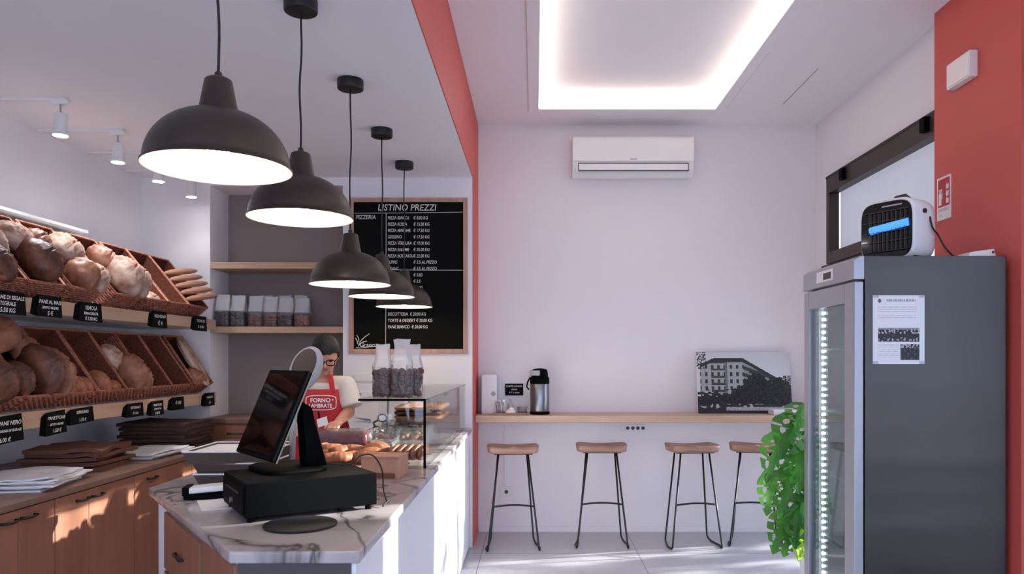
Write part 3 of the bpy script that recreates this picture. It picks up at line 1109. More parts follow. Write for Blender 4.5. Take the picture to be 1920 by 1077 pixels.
def make_basket(w, l, d, ln, nm='wicker_basket'):
    """basket with its front rim centre at the origin"""
    t = thing(nm, '', 'basket')
    W = V((0, 1, 0))
    hw = w / 2
    def P(s, u, h):
        return l * s + W * u + d * h
    b = B()
    th = 0.006
    b.obox(P(0, -hw, -DEP), l * ln, W * w, d * th)
    b.obox(P(0, -hw, -DEP), l * th, W * w, d * (DEP - 0.003))
    b.obox(P(ln - th, -hw, -DEP), l * th, W * w, d * (DEP - 0.003))
    b.obox(P(0, -hw, -DEP), l * ln, W * th, d * (DEP - 0.003))
    b.obox(P(0, hw - th, -DEP), l * ln, W * th, d * (DEP - 0.003))
    obj('lining', b, 'wicker_in', t)
    b = B()
    rows = 9
    corners = [(0, -hw), (ln, -hw), (ln, hw), (0, hw)]
    for r_ in range(rows):
        hgt = -DEP + 0.008 + r_ * (DEP - 0.014) / (rows - 1)
        pts = []
        k = 0
        for i in range(4):
            a, c = corners[i], corners[(i + 1) % 4]
            L_ = math.hypot(c[0] - a[0], c[1] - a[1])
            n_ = max(6, int(L_ / 0.018))
            nx, ny = (c[1] - a[1]) / L_, -(c[0] - a[0]) / L_
            for j in range(n_):
                f = j / n_
                s, u = a[0] + (c[0] - a[0]) * f, a[1] + (c[1] - a[1]) * f
                off = 0.003 + 0.0035 * (1 if (k + r_) % 2 else -1) * (0 if j == 0 else 1)
                pts.append(P(s + nx * off, u + ny * off, hgt))
                k += 1
        b.tube(pts, 0.0062, 5, closed=True)
    obj('weave', b, 'wicker', t, smooth=True)
    b = B()
    b.tube([P(s, u, 0.0) for s, u in ((0.0, -hw), (0.0, 0), (0, hw), (ln / 2, hw), (ln, hw), (ln, 0), (ln, -hw), (ln / 2, -hw))], 0.009, 6, closed=True)
    obj('rim', b, 'wicker', t, smooth=True)
    return t


UST = [3.36, 3.66, 4.0, 4.42, 4.77, 5.07, 5.37]
LST = [3.35, 3.65, 3.95, 4.25, 4.54, 4.82, 5.11, 5.46]
ORD = ['first', 'second', 'third', 'fourth', 'fifth', 'sixth', 'seventh', 'eighth']
BW = 0.285
FILLU = ['with a pale loaf', 'heaped with dark and floury loaves', 'with floury round loaves', 'with two pale big loaves', 'holding one small pale loaf', 'standing empty', 'with flat bread sticks']
FILLL = ['with dark brown loaves', 'with a big dark round loaf', 'with small golden rolls', 'with a speckled loaf', 'holding two speckled loaves', 'standing empty', 'nearly empty', 'with rolls and a long pale loaf']
bu = make_basket(BW, UL, UD, LEN)
bl = make_basket(BW, LL, LD, 0.43)
for i, y in enumerate(UST):
    o = bu if i == 0 else dup(bu)
    o.location = (FU.x, y + BW / 2, FU.z)
    o['label'] = f'{ORD[i]} wicker basket from the left, upper bread shelf, {FILLU[i]}'
    o['group'] = 'wicker baskets on the upper shelf'
for i, y in enumerate(LST):
    o = bl if i == 0 else dup(bl)
    o.location = (FL_.x, y + BW / 2, FL_.z)
    o['label'] = f'{ORD[i]} wicker basket from the left, lower bread shelf, {FILLL[i]}'
    o['group'] = 'wicker baskets on the lower shelf'


def inb(row, i, s, u, up, kind, dims, yaw, lab, name=None, roll=0):
    """a loaf in basket i: s metres up the slope, u across, up metres above the basket floor"""
    f, l, d, st = (FU, UL, UD, UST) if row == 'U' else (FL_, LL, LD, LST)
    dims = tuple(q * 0.97 for q in dims)
    s, u, up = (s * 0.85 - 0.035, u + 0.045, up + 0.045) if row == 'U' else (s * 0.9 - 0.01, u + 0.03, up + 0.025)
    if dims[1] > 0.085 and dims[0] < 0.16 and row == 'U':
        dims = (dims[0], dims[1] * 0.88, dims[2])
    s = max(s, dims[0] * 0.85)
    c = V((f.x, st[i] + BW / 2, f.z)) + l * s + V((0, u, 0)) + d * (up + 0.012 - DEP + dims[2] * 0.75)
    W = V((0, 1, 0))
    R = Matrix((l, W, d)).transposed()
    if R.determinant() < 0:
        R = Matrix((l, -W, d)).transposed()
    R = R @ Matrix.Rotation(math.radians(yaw), 3, 'Z') @ Matrix.Rotation(math.radians(roll), 3, 'X')
    rn = 'upper' if row == 'U' else 'lower'
    loaf(kind, c, R, dims, f'{lab} in the {ORD[i]} basket of the {rn} bread shelf', f'loaves on the {rn} bread shelf', name)


# upper row
inb('U', 0, 0.36, 0.03, 0.01, 'flour', (0.15, 0.10, 0.08), 20, 'pale oval loaf')
inb('U', 0, 0.13, -0.02, 0.01, 'dark', (0.12, 0.10, 0.075), 0, 'dark brown loaf')
inb('U', 1, 0.39, -0.05, 0.03, 'flour', (0.12, 0.09, 0.075), 70, 'topmost floury loaf')
inb('U', 1, 0.19, -0.02, 0.03, 'dark', (0.13, 0.105, 0.10), 5, 'big dark floury-topped loaf')
inb('U', 1, 0.36, 0.09, 0.02, 'brown', (0.09, 0.08, 0.09), 0, 'brown round loaf behind the big one')
inb('U', 1, 0.09, 0.06, -0.04, 'dark', (0.09, 0.055, 0.06), 30, 'small dark loaf at the front rim')
inb('U', 2, 0.34, -0.03, 0.03, 'flour', (0.12, 0.10, 0.095), 10, 'pale floury loaf at the top')
inb('U', 2, 0.12, -0.045, 0.02, 'round', (0.105, 0.08, 0.10), 5, 'ridged brown loaf')
inb('U', 2, 0.13, 0.08, 0.02, 'flour', (0.10, 0.065, 0.09), -5, 'light loaf at the far side')
inb('U', 3, 0.36, -0.04, 0.02, 'brown', (0.11, 0.10, 0.085), 20, 'smooth brown loaf at the top')
inb('U', 3, 0.13, -0.03, 0.03, 'flour', (0.14, 0.09, 0.12), 5, 'big pale cracked loaf')
inb('U', 3, 0.17, 0.09, 0.03, 'flour', (0.13, 0.055, 0.105), 0, 'slim pale loaf beside the cracked one')
inb('U', 4, 0.10, 0.03, -0.03, 'flour', (0.07, 0.10, 0.05), 10, 'small pale loaf')
for k in range(5):
    s = 0.05 + k * 0.062
    c = V((FU.x, 0, FU.z)) + UL * s + UD * 0.02
    R = Matrix((V((0.25, 0.95, 0.16)).normalized(), V((-0.9, 0.26, 0.2)).normalized(), V((0.1, -0.16, 0.98)).normalized())).transposed()
    loaf('bag', (c.x + 0.03, UST[6] + 0.17, c.z + 0.02), R, (0.17, 0.035, 0.026), f'{ORD[k]} flat bread stick from the bottom in the last upper basket', 'bread sticks in the last upper basket', 'bread_stick')
# lower row
inb('L', 0, 0.10, -0.02, 0.02, 'dark', (0.12, 0.11, 0.10), 0, 'dark smooth loaf at the front')
inb('L', 0, 0.12, 0.13, 0.03, 'dark', (0.10, 0.055, 0.085), 0, 'narrow dark loaf')
inb('L', 0, 0.38, 0.10, 0.09, 'brown', (0.10, 0.20, 0.07), 15, 'long brown loaf lying across the top')
inb('L', 0, 0.25, -0.04, 0.02, 'dark', (0.09, 0.11, 0.07), 0, 'dark loaf under the long one')
inb('L', 1, 0.16, 0.0, 0.02, 'dark', (0.15, 0.06, 0.125), 0, 'large dark round loaf')
inb('L', 1, 0.15, 0.105, 0.02, 'brown', (0.15, 0.04, 0.115), 0, 'brown loaf split along its crust')
inb('L', 1, 0.32, 0.05, 0.03, 'brown', (0.09, 0.09, 0.07), 15, 'brown loaf at the back')
for k, (s, u, up) in enumerate(((0.05, -0.09, 0.02), (0.06, -0.015, 0.03), (0.055, 0.06, 0.02), (0.13, -0.06, 0.03), (0.19, -0.03, 0.04))):
    inb('L', 2, s, u, up, 'gold', (0.065, 0.045, 0.055), 10 * k, ['nearest golden roll', 'second golden roll along the rim', 'third golden roll along the rim', 'golden roll behind the rim rolls', 'highest golden roll'][k], 'bread_roll')
inb('L', 3, 0.05, -0.08, 0.02, 'gold', (0.085, 0.05, 0.065), 10, 'glossy golden roll at the near side', 'bread_roll')
inb('L', 3, 0.05, 0.05, 0.01, 'gold', (0.05, 0.07, 0.05), 0, 'low golden roll at the rim', 'bread_roll')
inb('L', 4, 0.27, -0.10, 0.03, 'flour', (0.10, 0.075, 0.07), 10, 'floury loaf leaning on top')
inb('L', 4, 0.10, -0.06, 0.03, 'brown', (0.13, 0.075, 0.11), 0, 'speckled brown loaf')
inb('L', 4, 0.08, 0.07, 0.02, 'brown', (0.10, 0.06, 0.085), 0, 'darker loaf at the far side')
inb('L', 7, 0.06, -0.10, 0.02, 'brown', (0.08, 0.055, 0.07), 0, 'speckled roll at the near side', 'bread_roll')
inb('L', 7, 0.05, -0.03, 0.02, 'brown', (0.07, 0.05, 0.065), 20, 'speckled roll in the middle', 'bread_roll')
inb('L', 7, 0.04, 0.055, 0.01, 'round', (0.06, 0.05, 0.06), 0, 'brown roll at the far side', 'bread_roll')
inb('L', 7, 0.24, 0.02, 0.06, 'cia', (0.24, 0.075, 0.04), -8, 'long pale flat loaf', 'ciabatta_loaf')

# price cards
def price_card(yc, zc, w, h, lines, lab, grp, tilt=0.0):
    x = SX + 0.012
    t = thing('price_card', lab, 'price card', (x, yc, zc - h / 2), 0, grp)
    m = Matrix.Translation((x, yc, zc)) @ Matrix.Rotation(tilt, 4, 'X')
    pts = [m @ V((0, a, b_)) for a, b_ in ((-w / 2, -h / 2), (w / 2, -h / 2), (w / 2 - 0.012, h / 2), (-w / 2 + 0.012, h / 2))]
    obj('card', B().slab(pts, (0.004, 0, 0)), 'chalkboard', t, bevel=0.001)
    obj('clip', B().slab([m @ V((0, -w / 2, -h / 2)), m @ V((0, -w / 2 + 0.012, h / 2)), m @ V((-0.0115, -w / 2 - 0.012, h / 2 - 0.02)), m @ V((-0.0115, -w / 2 - 0.03, -h / 2 + 0.01))], (0, 0.002, 0)), 'black_plastic', t)
    for k, (s_, sz, z_, al) in enumerate(lines):
        text('chalk_writing', s_, m @ V((0.0052, -w / 2 + 0.02 if al == 'L' else 0, z_ * h)), sz, (PI / 2 + tilt, 0, PI / 2), 'chalk', t, 'LEFT' if al == 'L' else 'CENTER', shear=0.1, weight=0.0006)
    return t


g = 'price cards on the upper shelf'
price_card(3.5, 1.762, 0.23, 0.108, [('PANE DI SEGALE', 0.026, 0.15, 'L'), ('INTEGRALE', 0.026, -0.12, 'L'), ('€ 5.50 KG', 0.03, -0.42, 'L')], 'black price card farthest left on the upper shelf edge', g)
price_card(3.79, 1.765, 0.2, 0.108, [('PANE AL MAIS', 0.027, 0.12, 'C'), ('LIEVITO MADRE', 0.018, -0.12, 'C'), ('5 €', 0.03, -0.42, 'C')], 'black price card second from left on the upper shelf edge', g)
price_card(4.14, 1.757, 0.22, 0.108, [('SEMOLA', 0.03, 0.12, 'C'), ('RIMACINATA', 0.022, -0.14, 'C'), ('€ 5.50 KG', 0.026, -0.42, 'C')], 'black price card third from left on the upper shelf edge', g)
price_card(4.9, 1.757, 0.2, 0.11, [('FILONCINO', 0.027, 0.1, 'C'), ('€ 4', 0.04, -0.35, 'C')], 'black price card fourth from left on the upper shelf edge', g)
price_card(5.5, 1.757, 0.21, 0.11, [('FOCACCIA', 0.026, 0.1, 'C'), ('€ 14 KG', 0.026, -0.3, 'C')], 'black price card at the far end of the upper shelf edge', g)
g = 'price cards on the lower shelf'
price_card(3.5, 1.165, 0.19, 0.13, [('PANE NERO', 0.028, 0.15, 'C'), ('FARINA INTEGRALE', 0.017, -0.1, 'C'), ('6.00 €', 0.028, -0.42, 'L')], 'black price card farthest left on the lower shelf edge', g, 0.05)
price_card(3.84, 1.165, 0.17, 0.12, [('PANETTONE', 0.024, 0.15, 'C'), ('LIEVITO MADRE', 0.015, -0.1, 'C'), ('1.50 €', 0.026, -0.4, 'C')], 'black price card second from left on the lower shelf edge', g, 0.06)
price_card(4.06, 1.185, 0.22, 0.085, [('SEMOLINO', 0.022, 0.15, 'C'), ('1.50 €', 0.024, -0.35, 'C')], 'black price card third from left on the lower shelf edge', g, 0.04)
price_card(4.6, 1.178, 0.2, 0.085, [('INTEGRALE', 0.022, 0.1, 'C'), ('5 € KG', 0.02, -0.3, 'C')], 'black price card fourth from left on the lower shelf edge', g)
price_card(4.87, 1.172, 0.17, 0.095, [('PANE NOCI', 0.02, 0.15, 'C'), ('CON UVETTA', 0.014, -0.1, 'C'), ('6.50 €', 0.022, -0.42, 'C')], 'black price card third from the far end of the lower shelf edge', g)
price_card(5.15, 1.185, 0.19, 0.09, [('€ 4.00', 0.03, -0.05, 'C')], 'black price card second from the far end of the lower shelf edge', g)
price_card(5.65, 1.185, 0.18, 0.1, [('CIABATTA', 0.022, 0.1, 'C'), ('€ 5', 0.022, -0.3, 'C')], 'black price card at the far end of the lower shelf edge', g)

# ================================================================== LOW CABINETS ON THE LEFT
ZK, XK = 0.88, -2.23
obj('cabinet_worktop', B().box(XL + 0.003, XK + 0.01, 2.3, 5.67, ZK - 0.03, ZK), 'wood_top', bevel=0.003, label='long brown worktop over the low cabinets on the left', cat='worktop')
def cab(y0, ys, y1, lab, hand):
    t = thing('low_cabinet', lab, 'cabinet', ((XL + XK) / 2, (y0 + y1) / 2, 0), 0, 'low wooden cabinets')
    obj('carcass', B().box(XL + 0.003, XK - 0.02, y0 + 0.001, y1 - 0.001, 0.0, ZK - 0.031), 'wood_cab', t)
    edges = [y0] + ys + [y1]
    for i in range(len(edges) - 1):
        a, c = edges[i] + 0.002, edges[i + 1] - 0.002
        d = obj('door', B().box(XK - 0.02, XK, a, c, 0.04, ZK - 0.036), 'wood_cab', t, bevel=0.002)
        hy = hand[i]
        if hy is None:
            continue
        z = ZK - 0.075
        obj('handle', B().tube([(XK, hy - 0.045, z), (XK + 0.02, hy - 0.042, z), (XK + 0.024, hy, z - 0.003), (XK + 0.02, hy + 0.042, z), (XK, hy + 0.045, z)], 0.006, 8), 'black_metal', d, smooth=True)


cab(2.3, [2.62], 2.95, 'low wooden cabinet at the near end of the worktop', [2.55, 2.7])
cab(2.952, [3.195], 3.437, 'low wooden cabinet under the white paper sheets', [3.13, 3.25])
cab(3.439, [3.70], 4.118, 'low wooden cabinet under the brown paper bags', [3.64, 3.76])
cab(4.12, [], 4.81, 'low wooden cabinet with one long handle near the trays', [4.3])
cab(4.812, [5.25], 5.67, 'low wooden cabinet at the far end of the worktop', [5.22, 5.38])

def sheets(name, c, sx, sy, n, th, mt, lab, cat, grp=None, jit=0.02, rz=0.0, sag=0.0):
    b = B()
    rnd = random.Random(hash(lab) % 1000 if False else len(lab) * 7)
    for k in range(n):
        ox, oy, r_ = rnd.uniform(-jit, jit), rnd.uniform(-jit, jit), rz + rnd.uniform(-0.12, 0.12)
        z = c[2] + k * th
        m = Matrix.Rotation(r_, 3, 'Z')
        nx, ny = 6, 6
        lo, hi = [], []
        for j in range(ny + 1):
            for i in range(nx + 1):
                u, v = i / nx - 0.5, j / ny - 0.5
                p = m @ V((u * sx, v * sy, 0))
                w = 0.0
                if k > 0:
                    w = sag * (noise.noise(V((u * 3 + k * 0.3, v * 3, len(lab)))) + 0.25) * 1.2 * (k / n)
                lo.append(b.bm.verts.new((c[0] + ox + p.x, c[1] + oy + p.y, z + w)))
                hi.append(b.bm.verts.new((c[0] + ox + p.x, c[1] + oy + p.y, z + w + th * 0.85)))
        W1 = nx + 1
        for j in range(ny):
            for i in range(nx):
                a = j * W1 + i
                b.bm.faces.new((hi[a], hi[a + 1], hi[a + 1 + W1], hi[a + W1]))
                b.bm.faces.new((lo[a + W1], lo[a + 1 + W1], lo[a + 1], lo[a]))
        for i in range(nx):
            for j0 in (0, ny):
                a = j0 * W1 + i
                b.bm.faces.new((lo[a], lo[a + 1], hi[a + 1], hi[a]))
        for j in range(ny):
            for i0 in (0, nx):
                a = j * W1 + i0
                b.bm.faces.new((lo[a], lo[a + W1], hi[a + W1], hi[a]))
    return obj(name, b, mt, label=lab, cat=cat, group=grp)


sheets('paper_stack', (-2.47, 3.62, ZK), 0.34, 0.42, 6, 0.009, 'white_paper', 'loose stack of white paper sheets at the near end of the worktop', 'paper', jit=0.03, rz=0.2, sag=0.02)
sheets('paper_bag_stack', (-2.60, 4.22, ZK), 0.40, 0.42, 5, 0.024, 'kraft', 'pile of brown paper bags lying on the worktop between white sheets', 'paper bags', jit=0.03, rz=0.1, sag=0.022)
sheets('paper_stack', (-2.48, 4.72, ZK), 0.34, 0.44, 4, 0.008, 'white_paper', 'flat white paper sheets before the dark bag pile', 'paper', jit=0.03, rz=-0.1, sag=0.02)
sheets('paper_bag_stack', (-2.58, 5.2, ZK), 0.46, 0.44, 7, 0.026, 'kraft_dark', 'tall dark brown pile of folded paper bags in the far corner', 'paper bags', jit=0.012, rz=0.05, sag=0.009)

# ================================================================== ALCOVE
for z, lab in ((2.21, 'upper pale wood shelf in the back alcove, bare'), (1.70, 'lower pale wood shelf in the back alcove, holding cookie bags')):
    obj('alcove_shelf', B().box(AX0, AX1, YL - 0.003, AY, z, z + 0.05), 'wood_shelf_x', bevel=0.002, label=lab, cat='shelf', group='alcove shelves')
t = thing('back_cabinet', 'brown wooden low cabinet standing in the back alcove', 'cabinet', (-2.0, 5.9, 0))
obj('carcass', B().box(-2.55, -1.54, 5.70, 6.19, 0, 1.0), 'wood_cab', t, bevel=0.003)
obj('top', B().box(-2.56, -1.53, 5.68, 6.2, 1.0, 1.035), 'wood_top', t, bevel=0.003)
for x0 in (-2.545, -2.04):
    d = obj('door', B().box(x0, x0 + 0.495, 5.685, 5.70, 0.05, 0.98), 'wood_cab', t, bevel=0.002)
    obj('handle', B().tube([(x0 + 0.18, 5.685, 0.92), (x0 + 0.185, 5.665, 0.92), (x0 + 0.31, 5.665, 0.92), (x0 + 0.315, 5.685, 0.92)], 0.006), 'black_metal', d, smooth=True)


# bags of cookies
def bag_body(w, d, h, fill, seed, tie=False, k0=0, k1=14):
    b = B()
    rings = []
    n = 28
    for k in range(k0, k1 + 1):
        f = k / 14
        z = h * f
        if f < fill:
            ww, dd = w, d
            pinch = 0.94 + 0.06 * math.sin(f / fill * PI)
        else:
            q = (f - fill) / (1 - fill)
            ww = w * (1 - 0.12 * q) if not tie else w * (1 - 0.30 * math.sin(min(1, q * 1.15) * PI * 0.62))
            dd = d * (1 - 0.88 * q ** 0.8) if not tie else d * (1 - 0.75 * q ** 0.8)
            pinch = 1
        ring = []
        for j in range(n):
            a = 2 * PI * j / n
            sg = lambda v: math.copysign(abs(v) ** 0.55, v)
            cr = 1 + 0.10 * noise.noise(V((math.cos(a) * 2.2 + seed, math.sin(a) * 2.2, f * 5 + seed))) * (0.3 + f)
            ring.append(V((ww / 2 * pinch * sg(math.cos(a)) * cr, dd / 2 * pinch * sg(math.sin(a)) * cr, z + (0.01 * noise.noise(V((a, seed, 0))) if k == 14 else 0))))
        rings.append(ring)
    b.loft(rings, k0 == 0, False)
    return b


def make_bag(nm, w, d, h, fill, mt, seed, style, tie=False):
    t = thing(nm, '', 'bag')
    ks = int(fill * 14) + 1
    obj('wrapper', bag_body(w, d, h, fill, seed, tie, 0, ks), 'plastic_bag', t, smooth=True)
    obj('bag_top', bag_body(w, d, h, fill, seed, tie, ks, 14), 'plastic_frost', t, smooth=True, label='empty frosted top of the bag')
    b = B()
    rnd = random.Random(seed)
    if style == 'stack':
        nx = 2
        rows = max(2, int(h * fill / 0.024))
        for ix in range(nx):
            for k in range(rows):
                b.ell(((ix - 0.5) * w * 0.46, rnd.uniform(-0.006, 0.006), 0.014 + k * 0.024), (w * 0.225, d * 0.42, 0.0125), None, 16, 8)
    else:
        k = 0
        z = 0.02
        while z < h * fill - 0.01:
            for ix in range(-1, 2):
                for iy in (-1, 1):
                    b.ell((ix * w * 0.28 + rnd.uniform(-0.008, 0.008), iy * d * 0.2, z + rnd.uniform(-0.006, 0.006)), (w * 0.18, d * 0.24, 0.02), Euler((rnd.uniform(-0.5, 0.5), rnd.uniform(-0.5, 0.5), 0)), 10, 7)
            z += 0.027
    obj('cookies', b, mt, t, smooth=True)
    return t


zsh = 1.75
spots = [('greens', 'loose', -2.50), ('greens', 'loose', -2.375), ('cookie', 'stack', -2.235), ('cookie', 'stack', -2.115), ('choco', 'stack', -1.995), ('cookie', 'loose', -1.865)]
bl_ = ['clear bag of dark greenish cookies at the left end of the alcove shelf', 'clear bag of dark greenish cookies second from left on the alcove shelf',
       'clear bag of stacked orange cookies, third from left on the alcove shelf', 'clear bag of stacked reddish cookies, fourth from left on the alcove shelf',
       'clear bag of stacked dark cookies, second from right on the alcove shelf', 'clear bag of small red-brown cookies at the right end of the alcove row']
for i, (mt, stl, x) in enumerate(spots):
    t = make_bag('cookie_bag', 0.125, 0.11, 0.26 - 0.006 * i, 0.47, mt, 10 + i * 3, stl)
    t.location = (x, YL + 0.08, zsh)
    t['label'] = bl_[i]
    t['group'] = 'cookie bags on the alcove shelf'
bl2 = ['clear cookie bag in the back row behind the greenish bags', 'clear cookie bag in the back row behind the orange cookie bag', 'clear cookie bag in the back row behind the dark cookie bag', 'clear cookie bag in the back row nearest the right end']
for i, x in enumerate((-2.43, -2.2, -2.05, -1.92)):
    t = make_bag('cookie_bag', 0.12, 0.10, 0.265, 0.45, ['greens', 'cookie', 'cookie', 'choco'][i], 50 + i, 'loose')
    t.location = (x, YL + 0.21, zsh)
    t['label'] = bl2[i]
    t['group'] = 'cookie bags on the alcove shelf'
# three tall bags on the glass case
for i, (px, Y, w_, h_, lab) in enumerate(((718, 3.86, 0.105, 0.275, 'tall clear bag of dark biscuits, left one on the glass case'), (754, 3.83, 0.115, 0.30, 'tallest clear bag of dark biscuits, middle one on the glass case'), (777, 3.95, 0.09, 0.275, 'clear bag of dark biscuits, right one on the glass case'))):
    t = make_bag('biscuit_bag', w_, 0.085, h_, 0.55, 'choco', 80 + i, 'loose', True)
    t.location = ((px - CX) / F * Y, Y, GZ + 0.001)
    t['label'] = lab
    t['group'] = 'biscuit bags on the glass case'

# ================================================================== CHALKBOARD
pa, pb_ = at(656, 663, YL), at(877, 372, YL)
t = thing('menu_chalkboard', 'large black price list chalkboard in a pale wood frame on the back wall', 'chalkboard', ((pa.x + pb_.x) / 2, YL, pa.z))
x0, x1, z0, z1 = pa.x, pb_.x, pa.z, pb_.z
fw = 0.034
obj('board', B().box(x0 + 0.01, x1 - 0.01, YL - 0.012, YL - 0.002, z0 + 0.01, z1 - 0.01), 'chalkboard', t)
for bx in ((x0, x0 + fw, z0, z1), (x1 - fw, x1, z0, z1), (x0 + fw, x1 - fw, z1 - fw, z1), (x0 + fw, x1 - fw, z0, z0 + fw)):
    obj('frame', B().box(bx[0], bx[1], YL - 0.026, YL - 0.001, bx[2], bx[3]), 'wood_frame', t, bevel=0.003)
yt = YL - 0.0135
def cb_text(s, px, py, hpx, align='LEFT', sx=1.0):
    p = at(px, py, yt)
    text('chalk_writing', s, p, hpx * yt / F * 1.35, FACE_CAM, 'chalk', t, align, shear=0.12, weight=0.0004, sx=sx)
cb_text('LISTINO PREZZI', 763, 395, 12.5, 'CENTER', 0.92)
cb_text('PIZZERIA', 667, 411, 8, sx=0.85)
rows = [('PIZZA BIANCA', '€ 8.00 KG'), ('PIZZA ROSSA', '€ 15.00 KG'), ('PIZZA MARGHE.', '€ 17.50 KG'), ('GRISSINO', '€ 17.50 KG'), ('PIZZA VERDURA', '€ 19.00 KG'), ('PIZZA SALUME', '€ 25.00 KG'), ('PIZZA BOSCAIOLA', '€ 22.00 KG'), ('SUPPLÌ', '€ 2.5 AL PEZZO'), ('ARANC.', '€ 3.5 AL PEZZO'), ('PANZEROTTO', '€ 5.00'), ('FOCACCIA', '€ 3.5'), ('TOAST', '€ 3.00')]
for k, (a, c) in enumerate(rows):
    py = 411.5 + k * 11.9
    cb_text(a, 727, py, 6.2, sx=0.72)
    cb_text(c, 775, py, 6.2, sx=0.75)
for k, s in enumerate(('BISCOTTERIA  € 20.00 KG', 'TORTE & DESSERT € 20.00 KG', 'PANE BIANCO  € 20.00 KG')):
    cb_text(s, 727, 592 + k * 12, 6.2, sx=0.75)
b = B()
def ln_(p, q, r=0.0022):
    b.tube([at(p[0], p[1], yt), at(p[0] / 2 + q[0] / 2 + 0.3, p[1] / 2 + q[1] / 2 + 0.4, yt), at(q[0], q[1], yt)], r, 5)
ln_((665, 400), (869, 398))
ln_((724, 400), (723, 652))
ln_((724, 506), (869, 507))
obj('chalk_rules', b, 'chalk', t)
b = B()
for p in (((672, 650), (676, 640), (684, 632), (693, 626)), ((673, 648), (679, 642), (688, 640)), ((671, 646), (669, 638), (666, 634)), ((673, 642), (672, 634), (669, 629)), ((668, 652), (675, 653), (690, 651), (706, 650))):
    b.tube([at(x, y, yt) for x, y in p], 0.003, 5)
obj('chalk_drawing', b, 'chalk', t)
cb_text('Grano', 674, 651, 9, sx=0.9)
# switch plates below the board
for (xa, xb, ya, yb, lab, slot) in ((663, 700, 700, 716, 'upper white switch plate on the wall behind the biscuit bags', False), (663, 702, 735, 752, 'lower white socket plate on the wall behind the biscuit bags', True)):
    p, q = at(xa, yb, YL), at(xb, ya, YL)
    t = thing('switch_plate', lab, 'switch', ((p.x + q.x) / 2, YL, p.z), 0, 'wall plates under the chalkboard')
    obj('plate', B().box(p.x, q.x, YL - 0.01, YL - 0.0005, p.z, q.z), 'white_plastic', t, bevel=0.003)
    n_ = 3
    for k in range(n_):
        a = p.x + 0.012 + k * (q.x - p.x - 0.024) / n_
        obj('switch_key', B().box(a + 0.002, a + (q.x - p.x - 0.024) / n_ - 0.002, YL - 0.013, YL - 0.009, p.z + 0.01, q.z - 0.01), 'dark_grey' if slot and k == 0 else 'white_plastic', t, bevel=0.001)

# ================================================================== PASTRIES ON THE COUNTER
t = thing('pastry_platter', 'dark flat platter carrying croissants behind the touchscreen stand', 'tray', (-0.95, 3.95, ZC))
obj('plate', B().box(-1.22, -0.72, 3.74, 4.06, ZC, ZC + 0.012), 'kraft_dark', t, bevel=0.004)
def make_croissant():
    b = B()
    rings = []
    n = 14
    for k in range(33):
        f = k / 32
        a = (f - 0.5) * 2.1
        R = 0.075
        c = V((R * math.sin(a), R * (1 - math.cos(a)), 0.0))
        rad = 0.030 * (math.sin(PI * (0.06 + f * 0.88))) ** 0.7 * (1 + 0.10 * (1 - ((f * 7) % 1.0)))
        tdir = V((math.cos(a), math.sin(a), 0))
        nd = V((-tdir.y, tdir.x, 0))
        rings.append([c + nd * rad * math.cos(2 * PI * j / n) + V((0, 0, 1)) * (rad * 0.85 * math.sin(2 * PI * j / n) + 0.025) for j in range(n)])
    b.loft(rings)
    return obj('croissant', b, 'crust_gold', smooth=True, origin=(0, 0, 0))


cr0 = make_croissant()
CRS = [(612, 862, 0.02, 0.3), (628, 866, 0.02, 0.6), (645, 866, 0.02, 0.4), (664, 864, 0.02, 0.5), (622, 850, 0.045, 0.2), (642, 853, 0.045, 0.8), (608, 848, 0.04, 1.0), (662, 852, 0.045, -0.2)]
CL = ['croissant at the left front of the platter', 'second croissant along the platter front', 'third croissant along the platter front', 'croissant at the right front of the platter', 'upper croissant at the left, second tier', 'upper croissant in the middle of the pile', 'upper croissant nearest the touchscreen stand', 'upper croissant at the right of the pile']
for k, (px, py, dz, rz) in enumerate(CRS):
    p = atz(px, py, ZC + dz)
    o = cr0 if k == 0 else cr0.copy()
    if k:
        COL.objects.link(o)
    o.location = (p.x, p.y, ZC + dz - 0.008)
    o.rotation_euler = (0.1 * (k % 3), 0.05, rz + PI * 0.1)
    o.scale = (1.05, 1.05, 1.15)
    tag(o, 'golden ' + CL[k], 'croissant', 'croissants on the platter')
# two smooth golden turnovers
for k, (px, py, dz, lab) in enumerate(((690, 858, 0.035, 'smooth golden turnover leaning behind the cardboard box'), (712, 850, 0.05, 'bigger smooth golden bun standing beside the turnover'))):
    p = atz(px, py, ZC + dz)
    loaf('gold', (p.x, p.y, ZC + dz), Euler((0.2, -0.3 + k * 0.7, 0.3)).to_matrix(), (0.085, 0.05, 0.05 + 0.01 * k), lab, 'golden buns on the platter', 'bread_roll')
# red wrapped loaf
t = thing('wrapped_loaf', 'dark red loaf in shiny clear wrap before the person in the apron', 'loaf', (-1.16, 4.2, ZC))
xa, xb = at(592, 0, 4.2).x, at(692, 0, 4.2).x
def rbox(b, x0, x1, y0, y1, z0, z1, jit, seed, nx=14):
    n = 24
    rings = []
    for k in range(nx + 1):
        f = k / nx
        e = 0.9 if k in (0, nx) else 1.0
        ring = []
        for j in range(n):
            a = 2 * PI * j / n
            sg = lambda v: math.copysign(abs(v) ** 0.45, v)
            r = 1 + jit * noise.noise(V((f * 9 + seed, math.cos(a) * 3, math.sin(a) * 3)))
            ring.append(V((x0 + (x1 - x0) * f, (y0 + y1) / 2 + (y1 - y0) / 2 * sg(math.cos(a)) * e * r, (z0 + z1) / 2 + (z1 - z0) / 2 * sg(math.sin(a)) * e * r)))
        rings.append(ring)
    b.loft(rings)
    return b
obj('loaf', rbox(B(), xa, xb, 4.12, 4.28, ZC + 0.03, 1.085, 0.06, 3), 'red_wrap', t, smooth=True)
